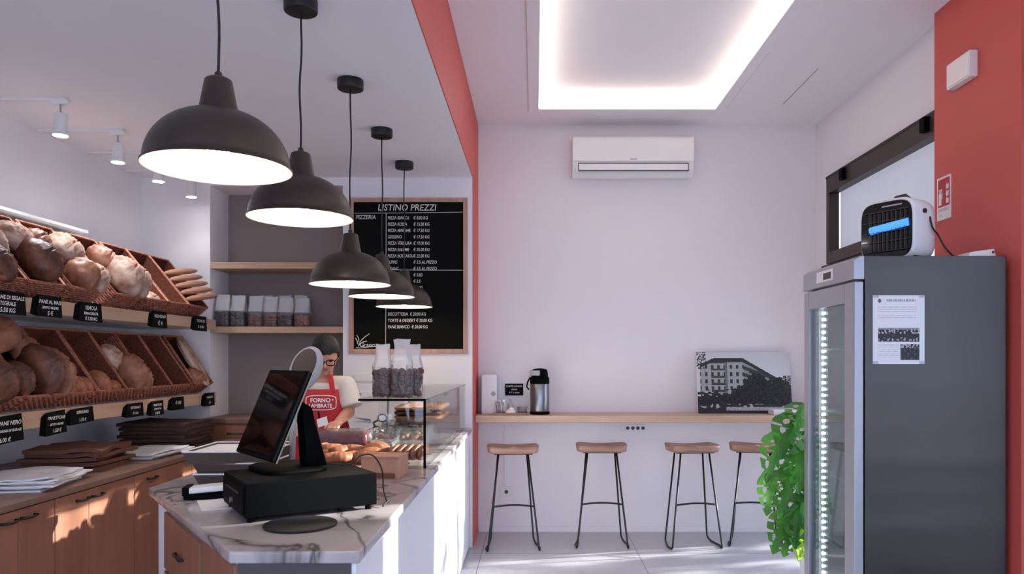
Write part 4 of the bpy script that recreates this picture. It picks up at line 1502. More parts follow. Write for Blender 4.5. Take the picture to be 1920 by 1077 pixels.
obj('wrapper', rbox(B(), xa - 0.012, xb + 0.02, 4.108, 4.292, ZC + 0.025, 1.097, 0.12, 5, 26), 'plastic_bag', t, smooth=True)
obj('holder', B().box(xa, xb, 4.12, 4.28, ZC, ZC + 0.03), 'kraft_dark', t)
p = at(607, 794, 4.1)
obj('label_tag', B().obox(p + V((-0.03, 0, -0.025)), V((0.055, 0.0, 0.018)), V((-0.012, 0.012, 0.045)), V((0, -0.002, 0))), 'white_paper', t)
# packages inside the case
pk = [((700, 742), 4.05, ZC, 0.09, 'pink_meat', 'glossy packet of red biscuits at the left of the glass case'),
      ((742, 795), 4.1, ZC, 0.075, 'cookie', 'glossy packet of cookies at the right, front row in the glass case'),
      ((698, 750), 4.32, ZC, 0.13, 'pink_meat', 'taller glossy packet standing behind the red biscuits'),
      ((745, 800), 4.4, ZC, 0.12, 'focaccia', 'glossy packet of pale biscuits in the second row of the glass case'),
      ((752, 808), 4.75, ZC, 0.13, 'cookie', 'glossy packet of cookies farther back in the glass case'),
      ((722, 762), 4.62, ZC, 0.15, 'choco', 'glossy packet of dark cookies behind the pale biscuits')]
for k, ((xa, xb), Y, z, h, mt, lab) in enumerate(pk):
    x0, x1 = at(xa, 0, Y).x, min(at(xb, 0, Y).x, GX1 - 0.02)
    t = thing('biscuit_packet', lab, 'packet', ((x0 + x1) / 2, Y, z), 0, 'glossy packets in the glass case')
    b = B()
    rnd = random.Random(k)
    for i in range(26):
        b.ell((rnd.uniform(x0 + 0.025, x1 - 0.025), Y + rnd.uniform(-0.07, 0.07), z + rnd.uniform(0.018, h - 0.02)), (0.024, 0.022, 0.014), Euler((rnd.uniform(-0.6, 0.6), rnd.uniform(-0.6, 0.6), 0)), 10, 6)
    obj('biscuits', b, mt, t, smooth=True)
    obj('wrapper', rbox(B(), x0 - 0.004, x1 + 0.004, Y - 0.1, Y + 0.1, z + 0.001, z + h + 0.012, 0.13, k * 3, 22), 'plastic_wrap', t, smooth=True)
# dark filled rolls lined up at the front of the case
for k in range(5):
    x = -0.735 + k * 0.037
    m = Matrix.Rotation(math.radians(28), 3, 'Y') @ Matrix.Rotation(PI / 2, 3, 'Z')
    loaf('round', (x, 3.86, ZC + 0.055), m, (0.10, 0.025, 0.05), f'{ORD[k]} brown filled roll from the left at the front of the glass case', 'brown rolls in the glass case', 'filled_roll')
# focaccia slabs on the inner shelf
for k in range(3):
    b = B()
    rbox(b, -0.86, -0.575, 4.5, 5.0, 1.122 + k * 0.028, 1.148 + k * 0.028, 0.2, k * 7)
    obj('flat_bread', b, ['crust_brown', 'choco', 'focaccia'][k], smooth=True, label=['lowest flat bread slab on the inner glass shelf', 'dark middle flat bread slab on the inner glass shelf', 'topmost pale flat bread slab on the inner glass shelf'][k], cat='bread', group='flat breads in the glass case')
# scissors lying on the packets
t = thing('kitchen_scissors', 'open dark-handled kitchen scissors lying between the apron and glass case', 'scissors', at(700, 795, 4.5))
p0 = at(700, 793, 4.5)
for sx in (-1, 1):
    a = p0 + V((0.0, 0, 0))
    obj('blade', B().slab([a + V((-0.012, 0, 0.004 * sx)), a + V((-0.13, 0.01 * sx, 0.02 + 0.012 * sx)), a + V((-0.02, 0, 0.018 + 0.004 * sx))], (0, 0.003, 0)), 'steel', t)
    c = a + (V((0.055, 0, 0.028)) if sx > 0 else V((0.02, 0, -0.045)))
    ring = [c + V((0.026 * math.cos(q / 18 * 2 * PI), 0, 0.022 * math.sin(q / 18 * 2 * PI))) for q in range(18)]
    bb = B().tube(ring, 0.005, 8, closed=True)
    bb.tube([a, c + (a - c).normalized() * 0.024], 0.006, 8)
    obj('handle', bb, 'dark_grey', t, smooth=True)

# ================================================================== PERSON BEHIND THE COUNTER
PX, PY = -1.365, 4.74
t = thing('person', 'person with short dark hair and glasses in a red apron, looking down behind the counter', 'person', (PX, PY, 0))


def cap(b, p0, p1, r0, r1, n=16, sq=1.0):
    p0, p1 = V(p0), V(p1)
    b.tube([p0, p0.lerp(p1, 0.5), p1], [r0, (r0 + r1) / 2, r1], n)
    b.ell(p0, r0, None, 16, 10)
    b.ell(p1, r1, None, 16, 10)


HC = V((-1.322, 4.67, 1.52))                                     # head centre
HR = Euler((math.radians(26), 0, math.radians(14))).to_matrix()   # bowed, turned slightly
def hp(x, y, z):
    return HC + HR @ V((x, y, z))


SHR, SHL = V((PX + 0.155, PY, 1.325)), V((PX - 0.155, PY, 1.325))
ELR, HAR = V((-1.185, 4.70, 1.155)), V((-1.195, 4.46, 1.105))
ELL_, HAL = V((-1.60, 4.70, 1.13)), V((-1.44, 4.46, 1.08))
b = B()
for z, rx, ry in ((0.93, 0.16, 0.115), (1.02, 0.15, 0.105), (1.12, 0.145, 0.10), (1.22, 0.16, 0.105), (1.30, 0.15, 0.09)):
    b.ell((PX, PY, z), (rx, ry, 0.09), None, 24, 14)
cap(b, SHL, SHR, 0.052, 0.052)
cap(b, (PX, PY, 1.33), HC + V((-0.005, 0.035, -0.05)), 0.055, 0.05)
b.ell(HC, (0.073, 0.092, 0.108), HR, 28, 18)
b.ell(hp(0, -0.03, -0.06), (0.052, 0.055, 0.055), HR, 20, 12)     # jaw
b.ell(hp(0, -0.062, -0.098), (0.022, 0.02, 0.016), HR)            # chin
cap(b, hp(0, -0.088, 0.0), hp(0, -0.106, -0.03), 0.008, 0.013, 10)  # nose
for s in (-1, 1):
    b.ell(hp(0.074 * s, 0.01, -0.01), (0.012, 0.022, 0.032), HR)  # ear
    b.ell(hp(0.038 * s, -0.066, -0.028), (0.022, 0.02, 0.018), HR)
for S, E, H in ((SHR, ELR, HAR), (SHL, ELL_, HAL)):
    cap(b, S, E, 0.05, 0.04)
    d = (H - E).normalized()
    W = E.lerp(H, 0.86)
    cap(b, E, W, 0.04, 0.026)
    sgn = 1 if S is SHR else -1
    side = V((-sgn, 0, 0.0))
    dn_ = V((0, -0.25, -0.95)).normalized()
    pc = W + d * 0.045
    b.ell(pc, (0.04, 0.05, 0.017), d.to_track_quat('Y', 'Z').to_matrix(), 18, 12)
    sx_ = d.cross(V((0, 0, 1))).normalized()
    for f in range(4):
        base = pc + d * 0.036 + sx_ * ((f - 1.5) * 0.019)
        L_ = (0.068, 0.078, 0.074, 0.058)[f]
        m1 = base + d * L_ * 0.5 + V((0, 0, -0.006))
        m2 = m1 + (d * 0.7 + V((0, 0, -0.7))).normalized() * L_ * 0.32
        m3 = m2 + (d * 0.25 + V((0, 0, -0.95))).normalized() * L_ * 0.25
        b.tube([base, m1, m2, m3], [0.0095, 0.0085, 0.008, 0.007], 10)
        b.ell(m3, 0.007, None, 10, 8)
        b.ell(m1, 0.0086, None, 10, 8)
    tb = pc + side * 0.032 - d * 0.015
    t1 = tb + (side * 0.7 + d * 0.7).normalized() * 0.035 + V((0, 0, -0.008))
    t2 = t1 + (d * 0.9 + V((0, 0, -0.4))).normalized() * 0.028
    b.tube([tb, t1, t2], [0.013, 0.0105, 0.0085], 10)
    b.ell(t2, 0.0085, None, 10, 8)
for s in (-1, 1):
    hip, kn, an_ = (PX + 0.085 * s, PY, 0.9), (PX + 0.095 * s, PY - 0.01, 0.48), (PX + 0.1 * s, PY + 0.02, 0.08)
    cap(b, hip, kn, 0.08, 0.055)
    cap(b, kn, an_, 0.053, 0.036)
    cap(b, (PX + 0.1 * s, PY + 0.03, 0.045), (PX + 0.11 * s, PY - 0.13, 0.035), 0.04, 0.032)
body = obj('body', b, 'skin', t, smooth=True)
md = body.modifiers.new('union', 'REMESH')
md.mode = 'VOXEL'
md.voxel_size = 0.0055
md.use_smooth_shade = True
md = body.modifiers.new('soft', 'SMOOTH')
md.factor = 0.5
md.iterations = 4
# shirt
b = B()
for z, rx, ry in ((0.96, 0.172, 0.13), (1.05, 0.166, 0.122), (1.13, 0.162, 0.118), (1.22, 0.172, 0.12), (1.29, 0.160, 0.102)):
    b.ell((PX, PY, z), (rx, ry, 0.085), None, 24, 14)
cap(b, SHL, SHR, 0.064, 0.064)
for S, E in ((SHR, ELR), (SHL, ELL_)):
    e2 = S.lerp(E, 0.8) + V(((0.022 if S is SHR else -0.022), 0, 0))
    b.tube([S, S.lerp(e2, 0.5), e2], [0.066, 0.069, 0.074], 18)
shirt = obj('shirt', b, 'shirt', t, smooth=True)
md = shirt.modifiers.new('union', 'REMESH')
md.mode = 'VOXEL'
md.voxel_size = 0.008
md.use_smooth_shade = True
md = shirt.modifiers.new('soft', 'SMOOTH')
md.factor = 0.5
md.iterations = 3
# trousers and shoes
b = B()
b.ell((PX, PY, 0.9), (0.172, 0.13, 0.1), None, 24, 14)
for s in (-1, 1):
    cap(b, (PX + 0.085 * s, PY, 0.88), (PX + 0.095 * s, PY - 0.01, 0.48), 0.092, 0.068)
    cap(b, (PX + 0.095 * s, PY - 0.01, 0.48), (PX + 0.1 * s, PY + 0.02, 0.11), 0.068, 0.058)
tr = obj('trousers', b, 'trousers', t, smooth=True)
md = tr.modifiers.new('union', 'REMESH')
md.mode = 'VOXEL'
md.voxel_size = 0.01
md.use_smooth_shade = True
for s in (-1, 1):
    b = B()
    b.ell((PX + 0.105 * s, PY - 0.05, 0.045), (0.05, 0.135, 0.045), None, 20, 12)
    b.box(PX + 0.105 * s - 0.045, PX + 0.105 * s + 0.045, PY - 0.16, PY + 0.07, 0.0, 0.02)
    obj('shoe', b, 'shoe', t, smooth=True)


def torso_y(x, z):
    rx, ry = 0.175, 0.128
    q = max(0.0, 1 - ((x - PX) / rx) ** 2)
    return PY - ry * math.sqrt(q) - 0.006


# apron: bib and skirt curved round the chest, with a neck strap
b = B()
prof = [(0.62, 0.19), (0.8, 0.19), (0.95, 0.18), (1.06, 0.165), (1.14, 0.14), (1.22, 0.112), (1.305, 0.105)]
NX = 12
rows_ = []
for z, hw in prof:
    r = []
    for i in range(NX + 1):
        x = PX + 0.026 + hw * (i / NX * 2 - 1)
        xx = max(PX - 0.165, min(PX + 0.165, x))
        r.append(b.bm.verts.new((x, torso_y(xx, z) - 0.004 - (0.012 if z < 1.0 else 0), z)))
    rows_.append(r)
for j in range(len(rows_) - 1):
    for i in range(NX):
        b.bm.faces.new((rows_[j][i], rows_[j][i + 1], rows_[j + 1][i + 1], rows_[j + 1][i]))
ap = obj('apron', b, 'apron_red', t, smooth=True, solid=0.005)
b = B()
for sx in (-1, 1):
    pts = [V((PX + 0.012 + 0.092 * sx, torso_y(PX + 0.092 * sx, 1.3) - 0.004, 1.29)), V((PX + 0.01 + 0.082 * sx, PY - 0.108, 1.345)), V((PX + 0.07 * sx, PY - 0.062, 1.388)), V((PX + 0.055 * sx, PY + 0.02, 1.40))]
    b = B()
    for a, c in zip(pts, pts[1:]):
        b.obox(a - V((0.016, 0, 0)), V((0.032, 0, 0)), c - a, V((0, -0.004, 0.001)))
    obj('neck_strap', b, 'apron_red', ap)
# printed badge: rounded outline and two lines of lettering
yb = torso_y(PX + 0.06, 1.2) - 0.014
b = B()
ring = []
for q in range(40):
    a = 2 * PI * q / 40
    sg = lambda v: math.copysign(abs(v) ** 0.35, v)
    x = PX + 0.03 + 0.09 * sg(math.cos(a))
    ring.append(V((x, torso_y(max(PX - 0.16, min(PX + 0.16, x)), 1.2) - 0.009, 1.222 + 0.045 * sg(math.sin(a)) - 0.006 * math.sin(a) * abs(math.cos(a)))))
b.tube(ring, 0.003, 6, closed=True)
obj('badge_outline', b, 'print_white', ap)
yl = torso_y(PX, 1.2) - 0.011
text('badge_text', 'FORNO', (PX + 0.032, yl, 1.226), 0.036, FACE_CAM, 'print_white', ap, 'CENTER', weight=0.0012)
text('badge_text', 'LAMBRATE', (PX + 0.032, yl, 1.193), 0.033, FACE_CAM, 'print_white', ap, 'CENTER', weight=0.0012, sx=0.9)
for sx in (-1, 1):
    c = V((PX + 0.032 + 0.072 * sx, torso_y(PX + 0.08, 1.24) - 0.010, 1.24))
    b = B()
    pts = []
    for q in range(10):
        rr = 0.008 if q % 2 == 0 else 0.0035
        a = q * PI / 5 + PI / 2
        pts.append(c + V((rr * math.cos(a), 0, rr * math.sin(a))))
    obj('badge_star', b.slab(pts, (0, 0.002, 0)), 'print_white', ap)
# pen hooked in the bib
obj('pen', B().cyl((PX + 0.03, yl - 0.004, 1.115), (PX + 0.02, yl - 0.004, 1.17), 0.004, n=10), 'black_plastic', ap)
# hair
b = B()
def hair_fn(p):
    k = 1 + 0.05 * noise.noise(V((p.x * 7, p.y * 7, p.z * 2)))
    q = p * k
    if p.y < -0.2 and q.z < 0.22 + 0.05 * math.sin(p.x * 14):
        q.z = 0.22 + 0.05 * math.sin(p.x * 14)
        q.y *= 0.97
    if q.z < -0.62:
        q.z = -0.62
    return q
b.ell(hp(0, 0.012, 0.018), (0.088, 0.107, 0.118), HR, 36, 24, hair_fn)
obj('hair', b, 'hair', t, smooth=True)
# glasses, eyes, mouth, brows
b = B()
for s in (-1, 1):
    ring = []
    for q in range(20):
        a = 2 * PI * q / 20
        sg = lambda v: math.copysign(abs(v) ** 0.6, v)
        ring.append(hp(0.033 * s + 0.025 * sg(math.cos(a)), -0.103, -0.004 + 0.019 * sg(math.sin(a))))
    b.tube(ring, 0.003, 6, closed=True)
    b.tube([hp(0.058 * s, -0.102, 0.004), hp(0.074 * s, -0.06, 0.004), hp(0.08 * s, 0.015, 0.004)], 0.0028, 6)
b.tube([hp(-0.009, -0.105, 0), hp(0, -0.107, 0.004), hp(0.009, -0.105, 0)], 0.003, 6)
obj('glasses', b, 'black_plastic', t, smooth=True)
for s in (-1, 1):
    obj('eye', B().ell(hp(0.033 * s, -0.082, -0.003), (0.012, 0.008, 0.006), HR, 14, 8), 'hair', t, smooth=True)
obj('mouth', B().ell(hp(0, -0.083, -0.062), (0.022, 0.01, 0.006), HR, 16, 8), 'lip', t, smooth=True)

# ================================================================== BAR ALONG THE BACK WALL
bar = thing('wall_bar', 'long pale wood bar shelf along the back wall above the stools', 'bar shelf', (0.95, 6.19, 0.98))
BZ = 1.033
obj('top', B().box(XB + 0.01, XR - 0.001, 6.0, YR - 0.001, BZ - 0.055, BZ), 'wood_bar', bar, bevel=0.004)


def make_stool():
    t = thing('bar_stool', '', 'bar stool')
    zt = 0.815
    # saddle seat
    b = B()
    nu, nv = 24, 14
    top, bot = [], []
    hw, hd = 0.205, 0.155
    for j in range(nv + 1):
        tr, br_ = [], []
        for i in range(nu + 1):
            u, v = i / nu * 2 - 1, j / nv * 2 - 1
            # rounded rectangle outline
            x = u * hw * (1 - 0.10 * abs(v) ** 3)
            y = v * hd * (1 - 0.16 * abs(u) ** 3)
            e = max(abs(u), abs(v)) ** 10
            z = zt - 0.022 * (1 - abs(u) ** 1.6) * (1 - 0.5 * abs(v)) + 0.014 * math.exp(-(u / 0.16) ** 2) * (0.5 - 0.5 * v) - 0.006 * e
            tr.append(b.bm.verts.new((x, y, z)))
            br_.append(b.bm.verts.new((x * 0.97, y * 0.96, zt - 0.062 + 0.008 * e)))
        top.append(tr)
        bot.append(br_)
    for j in range(nv):
        for i in range(nu):
            b.bm.faces.new((top[j][i], top[j][i + 1], top[j + 1][i + 1], top[j + 1][i]))
            b.bm.faces.new((bot[j + 1][i], bot[j + 1][i + 1], bot[j][i + 1], bot[j][i]))
    for i in range(nu):
        b.bm.faces.new((bot[0][i], bot[0][i + 1], top[0][i + 1], top[0][i]))
        b.bm.faces.new((top[nv][i], top[nv][i + 1], bot[nv][i + 1], bot[nv][i]))
    for j in range(nv):
        b.bm.faces.new((top[j][0], top[j + 1][0], bot[j + 1][0], bot[j][0]))
        b.bm.faces.new((bot[j][nu], bot[j + 1][nu], top[j + 1][nu], top[j][nu]))
    obj('seat', b, 'wood_seat', t, smooth=True)
    obj('mount_plate', B().box(-0.15, 0.15, -0.11, 0.11, zt - 0.068, zt - 0.061), 'black_metal', t)
    r = 0.0075
    for s in (-1, 1):
        ft, bt = V((0.115 * s, -0.085, zt - 0.066)), V((0.115 * s, 0.085, zt - 0.066))
        fb, bb = V((0.20 * s, -0.15, r)), V((0.175 * s, 0.15, 0.02))
        b = B()
        b.tube([ft, fb + (ft - fb) * 0.05, fb + (ft - fb) * 0.02 + V((0, 0.0, 0)), fb + V((0.002 * s, 0.012, 0)), fb + V((0.012 * s, 0.09, 0)), bb + V((0.012 * s, -0.06, -0.012)), bb + V((0.004 * s, -0.012, 0.0)), bb + (bt - bb) * 0.03, bt], r, 10)
        obj('leg', b, 'black_metal', t, smooth=True)
    f = 0.6
    z = 0.345
    def onleg(s, y):
        q = (zt - 0.066 - z) / (zt - 0.066 - r)
        return V(((0.115 + 0.085 * q) * s, (-0.085 - 0.065 * q) if y < 0 else (0.085 + 0.065 * q), z))
    pts = [onleg(-1, -1).lerp(onleg(1, -1), k / 10) + V((0, 0, 0.012 * math.sin(k / 10 * PI))) for k in range(11)]
    obj('footrest', B().tube(pts, r, 8), 'black_metal', t, smooth=True)
    return t


st = make_stool()
SP = [(962, 5.93, 4), (1126, 6.02, -1), (1294, 6.0, 5), (1412, 6.03, -14)]
SL = ['wooden saddle seat bar stool farthest left, beside the counter end', 'second wooden saddle seat bar stool, under the wall socket strip',
      'third wooden saddle seat bar stool, under the framed building picture', 'turned wooden saddle seat bar stool partly behind the monstera']
for i, (px, Y, a) in enumerate(SP):
    o = st if i == 0 else dup(st)
    o.location = ((px - CX) / F * Y, Y - 0.06, 0)
    o.rotation_euler = (0, 0, math.radians(a))
    o['label'] = SL[i]
    o['group'] = 'bar stools'

# airpot
x, y = at(1012, 0, 6.16).x, 6.16
t = thing('airpot', 'steel vacuum airpot with a black pump head on the bar shelf', 'thermos', (x, y, BZ))
obj('body', B().lathe([(0.078, BZ + 0.022), (0.08, BZ + 0.03), (0.08, BZ + 0.25), (0.076, BZ + 0.258)], (x, y, 0), n=40), 'steel', t, smooth=True)
obj('base', B().lathe([(0.08, BZ), (0.083, BZ + 0.004), (0.083, BZ + 0.02), (0.079, BZ + 0.024)], (x, y, 0), n=40), 'black_plastic', t, smooth=True)
obj('head', B().lathe([(0.079, BZ + 0.255), (0.081, BZ + 0.262), (0.08, BZ + 0.30), (0.07, BZ + 0.315), (0.066, BZ + 0.36), (0.056, BZ + 0.375), (0.02, BZ + 0.382), (0.002, BZ + 0.383)], (x, y, 0), n=40, cap=False), 'black_plastic', t, smooth=True)
obj('spout', B().obox(V((x - 0.085, y - 0.06, BZ + 0.322)), V((0.085, -0.02, 0)), V((0.01, 0.06, 0)), V((0, 0, 0.045))), 'alu', t, bevel=0.008)
hpnt = [V((x - 0.078, y, BZ + 0.31)), V((x - 0.10, y - 0.01, BZ + 0.27)), V((x - 0.108, y - 0.015, BZ + 0.23)), V((x - 0.09, y - 0.01, BZ + 0.205))]
obj('handle', B().tube(hpnt, 0.007, 8), 'black_plastic', t, smooth=True)
# white dispenser box
x0, x1 = at(903, 0, 6.2).x, at(934, 0, 6.2).x
t = thing('napkin_box', 'tall white upright box at the left end of the bar shelf', 'box', ((x0 + x1) / 2, 6.27, BZ))
obj('body', B().box(x0, x1 - 0.008, 6.17, 6.36, BZ, BZ + 0.33), 'white_plastic', t, bevel=0.006)
obj('print', B().cyl((x0 + 0.1, 6.1695, BZ + 0.17), (x0 + 0.1, 6.1705, BZ + 0.17), 0.02, n=20), 'grey_plastic', t)
# small sign on the wall
p, q = at(947, 742, YR - 0.012), at(981, 720, YR - 0.012)
t = thing('counter_sign', 'small black chalk sign on the wall above the sugar tray', 'sign', ((p.x + q.x) / 2, YR - 0.008, p.z))
obj('board', B().box(p.x, q.x, YR - 0.012, YR - 0.001, p.z, q.z), 'chalkboard', t, bevel=0.001)
for k, (s_, sz) in enumerate((('CAFFE LUNGO', 0.021), ('TISANE', 0.016), ('€ 1 a tazza', 0.02))):
    text('chalk_writing', s_, ((p.x + q.x) / 2, YR - 0.0135, q.z - 0.028 - k * 0.027), sz, FACE_CAM, 'chalk', t, 'CENTER', shear=0.1, weight=0.0004)
# tray with cups and sugar
xa, xb = at(926, 0, 6.12).x, at(988, 0, 6.12).x
t = thing('wooden_tray', 'small brown tray with raised rim on the bar shelf beside the airpot', 'tray', ((xa + xb) / 2, 6.13, BZ))
obj('plate', B().box(xa, xb, 6.03, 6.23, BZ, BZ + 0.008), 'wood_seat', t, bevel=0.002)
obj('rim', B().tube([(xa, 6.03, BZ + 0.012), (xb, 6.03, BZ + 0.012), (xb, 6.23, BZ + 0.012), (xa, 6.23, BZ + 0.012)], 0.006, 6, closed=True), 'wood_seat', t)
def cup(px, Y, r, h, lab, grp, sticks=False):
    x = at(px, 0, Y).x
    t = thing('glass_cup', lab, 'cup', (x, Y, BZ + 0.009), 0, grp)
    z = BZ + 0.009
    obj('glass', B().lathe([(0.001, z), (r * 0.75, z), (r, z + h), (r - 0.003, z + h), (r * 0.75 - 0.003, z + 0.004), (0.001, z + 0.004)], (x, Y, 0), n=24, cap=False), 'clear_cup', t, smooth=True)
    return t, x, z
cup(938, 6.1, 0.042, 0.10, 'clear glass holding white sugar sachets on the bar tray', 'cups on the bar tray')
xs, ys = at(938, 0, 6.1).x, 6.1
for k in range(7):
    a = k * 0.9
    bx = V((xs + 0.016 * math.cos(a), ys + 0.016 * math.sin(a), BZ + 0.02))
    obj('sugar_sachet', B().obox(bx, V((0.022 * math.cos(a + 1), 0.022 * math.sin(a + 1), 0)), V((0.018 * math.cos(a), 0.018 * math.sin(a), 0.105)), V((-0.0015 * math.sin(a + 1), 0.0015 * math.cos(a + 1), 0))), 'white_paper', label='white sugar sachet standing in the glass on the bar tray', cat='sachet', group='sugar sachets in the glass')
x, Y = at(957, 0, 6.09).x, 6.09
obj('sugar_mound', B().ell((x, Y, BZ + 0.022), (0.045, 0.045, 0.028), None, 24, 12).ell((x + 0.01, Y, BZ + 0.045), (0.022, 0.022, 0.02), None, 16, 10), 'sugar', smooth=True, label='small white napkin bundle on the bar tray', cat='napkin')
x, Y = at(957, 0, 6.17).x, 6.17
obj('sugar_bottle', B().lathe([(0.03, BZ + 0.009), (0.032, BZ + 0.02), (0.028, BZ + 0.07), (0.01, BZ + 0.10), (0.008, BZ + 0.125), (0.001, BZ + 0.126)], (x, Y, 0), n=24), 'clear_cup', smooth=True, label='small clear bottle at the back of the bar tray', cat='bottle')
cup(979, 6.13, 0.045, 0.055, 'low clear glass bowl at the right of the bar tray', 'cups on the bar tray')

# photo print on the bar
def photo_fn(u, v):
    n1 = noise.noise(V((u * 22, v * 22, 0)))
    n2 = noise.noise(V((u * 60, v * 60, 3)))
    g = 0.72 - 0.08 * v                              # sky
    # building silhouette: corner block with receding wing
    roof = 0.80 + 0.10 * min(1, max(0, (u - 0.02) / 0.16)) if u < 0.5 else 0.90 - (u - 0.5) * 0.9
    if u < 0.86 and v < roof and u > 0.03:
        g = 0.42 + 0.1 * n2
        if v > roof - 0.06:
            g = 0.05
        elif u < 0.5:
            cu, cv = (u * 15) % 1, (v * 8.6) % 1
            if 0.28 < cu < 0.72 and 0.25 < cv < 0.8:
                g = 0.05
            if 0.15 < u < 0.30 and cv < 0.3:
                g = 0.08
            if 0.30 < u < 0.33:
                g = 0.2
        else:
            cu, cv = (u * 24) % 1, ((v + (u - 0.5) * 0.55) * 9) % 1
            g = 0.32 if (cv < 0.45) else 0.07
    tree = 0.33 + 0.10 * n1 + (0.34 * math.exp(-((u - 0.62) / 0.17) ** 2)) + 0.22 * math.exp(-((u - 0.9) / 0.12) ** 2)
    if v < tree:
        g = max(0.0, 0.02 + 0.06 * n2 + 0.03 * n1)
    if v < 0.15:
        g = 0.03 + 0.05 * max(0, n2)
        if 0.05 < v < 0.11 and u > 0.3:
            g = 0.45 + 0.3 * n2
        if n1 > 0.25 and v > 0.08:
            g = 0.5
    if u < 0.10 and v > 0.72 and n2 > 0.0 and n1 > -0.2:
        g = 0.04
    if u > 0.92 and 0.35 < v < 0.62 and n2 > -0.15:
        g = 0.05
    return max(0.0, min(1, g)) ** 1.2


p = at(1311, 779, 6.2)
q = at(1481, 661, 6.3)
t = thing('photo_print', 'black and white picture of a corner apartment block leaning on the bar', 'picture', ((p.x + q.x) / 2, 6.24, BZ))
W_, H_ = q.x - p.x, q.z - BZ
lean = V((0, 0.085, H_))
obj('panel', B().obox(V((p.x, 6.235, BZ)), V((W_, 0, 0)), V((0, 0.025, 0)), lean), 'white_paper', t)
grid_print('printed_face', V((p.x, 6.2335, BZ)), V((W_, 0, 0)), lean, 150, 104, photo_fn, t)
# white flat boxes in front of the picture
p = at(1447, 781, 6.1)
q = at(1500, 770, 6.1)
obj('leaflet_box', B().box(p.x, q.x, 6.05, 6.2, BZ, BZ + 0.045), 'white_plastic', bevel=0.004, label='low white box with speckled front at the right end of the bar', cat='box')

# sockets and cable duct on the wall under the bar
def plate(nm, xa, xb, ya, yb, lab, holes, cat='socket'):
    p, q = at(xa, yb, YR), at(xb, ya, YR)
    t = thing(nm, lab, cat, ((p.x + q.x) / 2, YR, p.z))
    obj('plate', B().box(p.x, q.x, YR - 0.011, YR - 0.0005, p.z, q.z), 'white_plastic', t, bevel=0.003)
    for k in range(holes):
        cx = p.x + (q.x - p.x) * (k + 0.5) / holes
        cz = (p.z + q.z) / 2
        obj('outlet', B().cyl((cx, YR - 0.0125, cz), (cx, YR - 0.0105, cz), min(0.016, (q.x - p.x) / holes * 0.35), n=18), 'dark_grey', t)
    return t
plate('socket_strip', 1172, 1210, 796, 810, 'white multi socket plate under the middle of the bar shelf', 4)
sk = plate('wall_socket', 938, 961, 913, 932, 'white wall socket at the bottom of a cable duct behind the first stool', 1)
p, q = at(947, 912, YR), at(947, 795, YR)
obj('cable_duct', B().box(p.x - 0.008, p.x + 0.008, YR - 0.012, YR - 0.0005, p.z, q.z - 0.01), 'wall_white', sk, bevel=0.002)

# ================================================================== AIR CONDITIONER
p, q = at(1073, 330, 6.17), at(1302, 252, 6.17)
t = thing('air_conditioner', 'white wall mounted air conditioner high on the back wall', 'air conditioner', ((p.x + q.x) / 2, 6.27, p.z))
x0, x1, z0, z1 = p.x, q.x, p.z, q.z
b = B()
pr = [(YR, z0 + 0.02), (6.24, z0), (6.185, z0 + 0.04), (6.165, z0 + 0.12), (6.165, z1 - 0.05), (6.18, z1 - 0.015), (6.21, z1), (YR, z1)]
b.slab([V((x0, y, z)) for y, z in pr], (x1 - x0, 0, 0))
obj('body', b, 'white_plastic', t, bevel=0.008)
zl = z0 + 0.075
obj('front_panel', B().box(x0 + 0.004, x1 - 0.004, 6.158, 6.166, zl + 0.045, z1 - 0.035), 'white_plastic', t, bevel=0.004)
b = B()
b.box(x0 + 0.05, x1 - 0.05, 6.157, 6.17, zl + 0.026, zl + 0.031).box(x0 + 0.05, x1 - 0.05, 6.157, 6.17, zl - 0.036, zl - 0.031)
b.box(x0 + 0.05, x0 + 0.055, 6.157, 6.17, zl - 0.036, zl + 0.03).box(x1 - 0.055, x1 - 0.05, 6.157, 6.17, zl - 0.036, zl + 0.03)
obj('louver', B().obox(V((x0 + 0.055, 6.158, zl - 0.03)), V((x1 - x0 - 0.11, 0, 0)), V((0, 0.008, 0)), V((0, 0.0, 0.055))), 'white_plastic', t, bevel=0.002)
obj('louver_gap', b, 'dark_grey', t)
obj('logo', B().box((x0 + x1) / 2 - 0.028, (x0 + x1) / 2 + 0.028, 6.1565, 6.1585, zl + 0.058, zl + 0.066), 'grey_plastic', t)

# ================================================================== FRIDGE
FX0, FX1, FY0, FY1, FH = 1.61, 2.30, 3.61, 4.29, 2.0
t = thing('display_fridge', 'tall steel display fridge with a lit glass door, standing by the coral wall', 'fridge', ((FX0 + FX1) / 2, (FY0 + FY1) / 2, 0))
b = B()
b.box(FX0, FX1, FY0, FY0 + 0.04, 0.1, FH)
b.box(FX0, FX1, FY1 - 0.04, FY1, 0.1, FH)
b.box(FX1 - 0.04, FX1, FY0 + 0.04, FY1 - 0.04, 0.1, FH)
b.box(FX0, FX1 - 0.04, FY0 + 0.04, FY1 - 0.04, FH - 0.10, FH)
b.box(FX0, FX1 - 0.04, FY0 + 0.04, FY1 - 0.04, 0.1, 0.2)
obj('cabinet_body', b, 'brushed', t, bevel=0.003)
b = B()
b.box(FX0 + 0.02, FX1 - 0.045, FY0 + 0.041, FY0 + 0.045, 0.2, FH - 0.1).box(FX0 + 0.02, FX1 - 0.045, FY1 - 0.045, FY1 - 0.041, 0.2, FH - 0.1).box(FX1 - 0.049, FX1 - 0.045, FY0 + 0.045, FY1 - 0.045, 0.2, FH - 0.1)
obj('inner_lining', b, 'white_plastic', t)
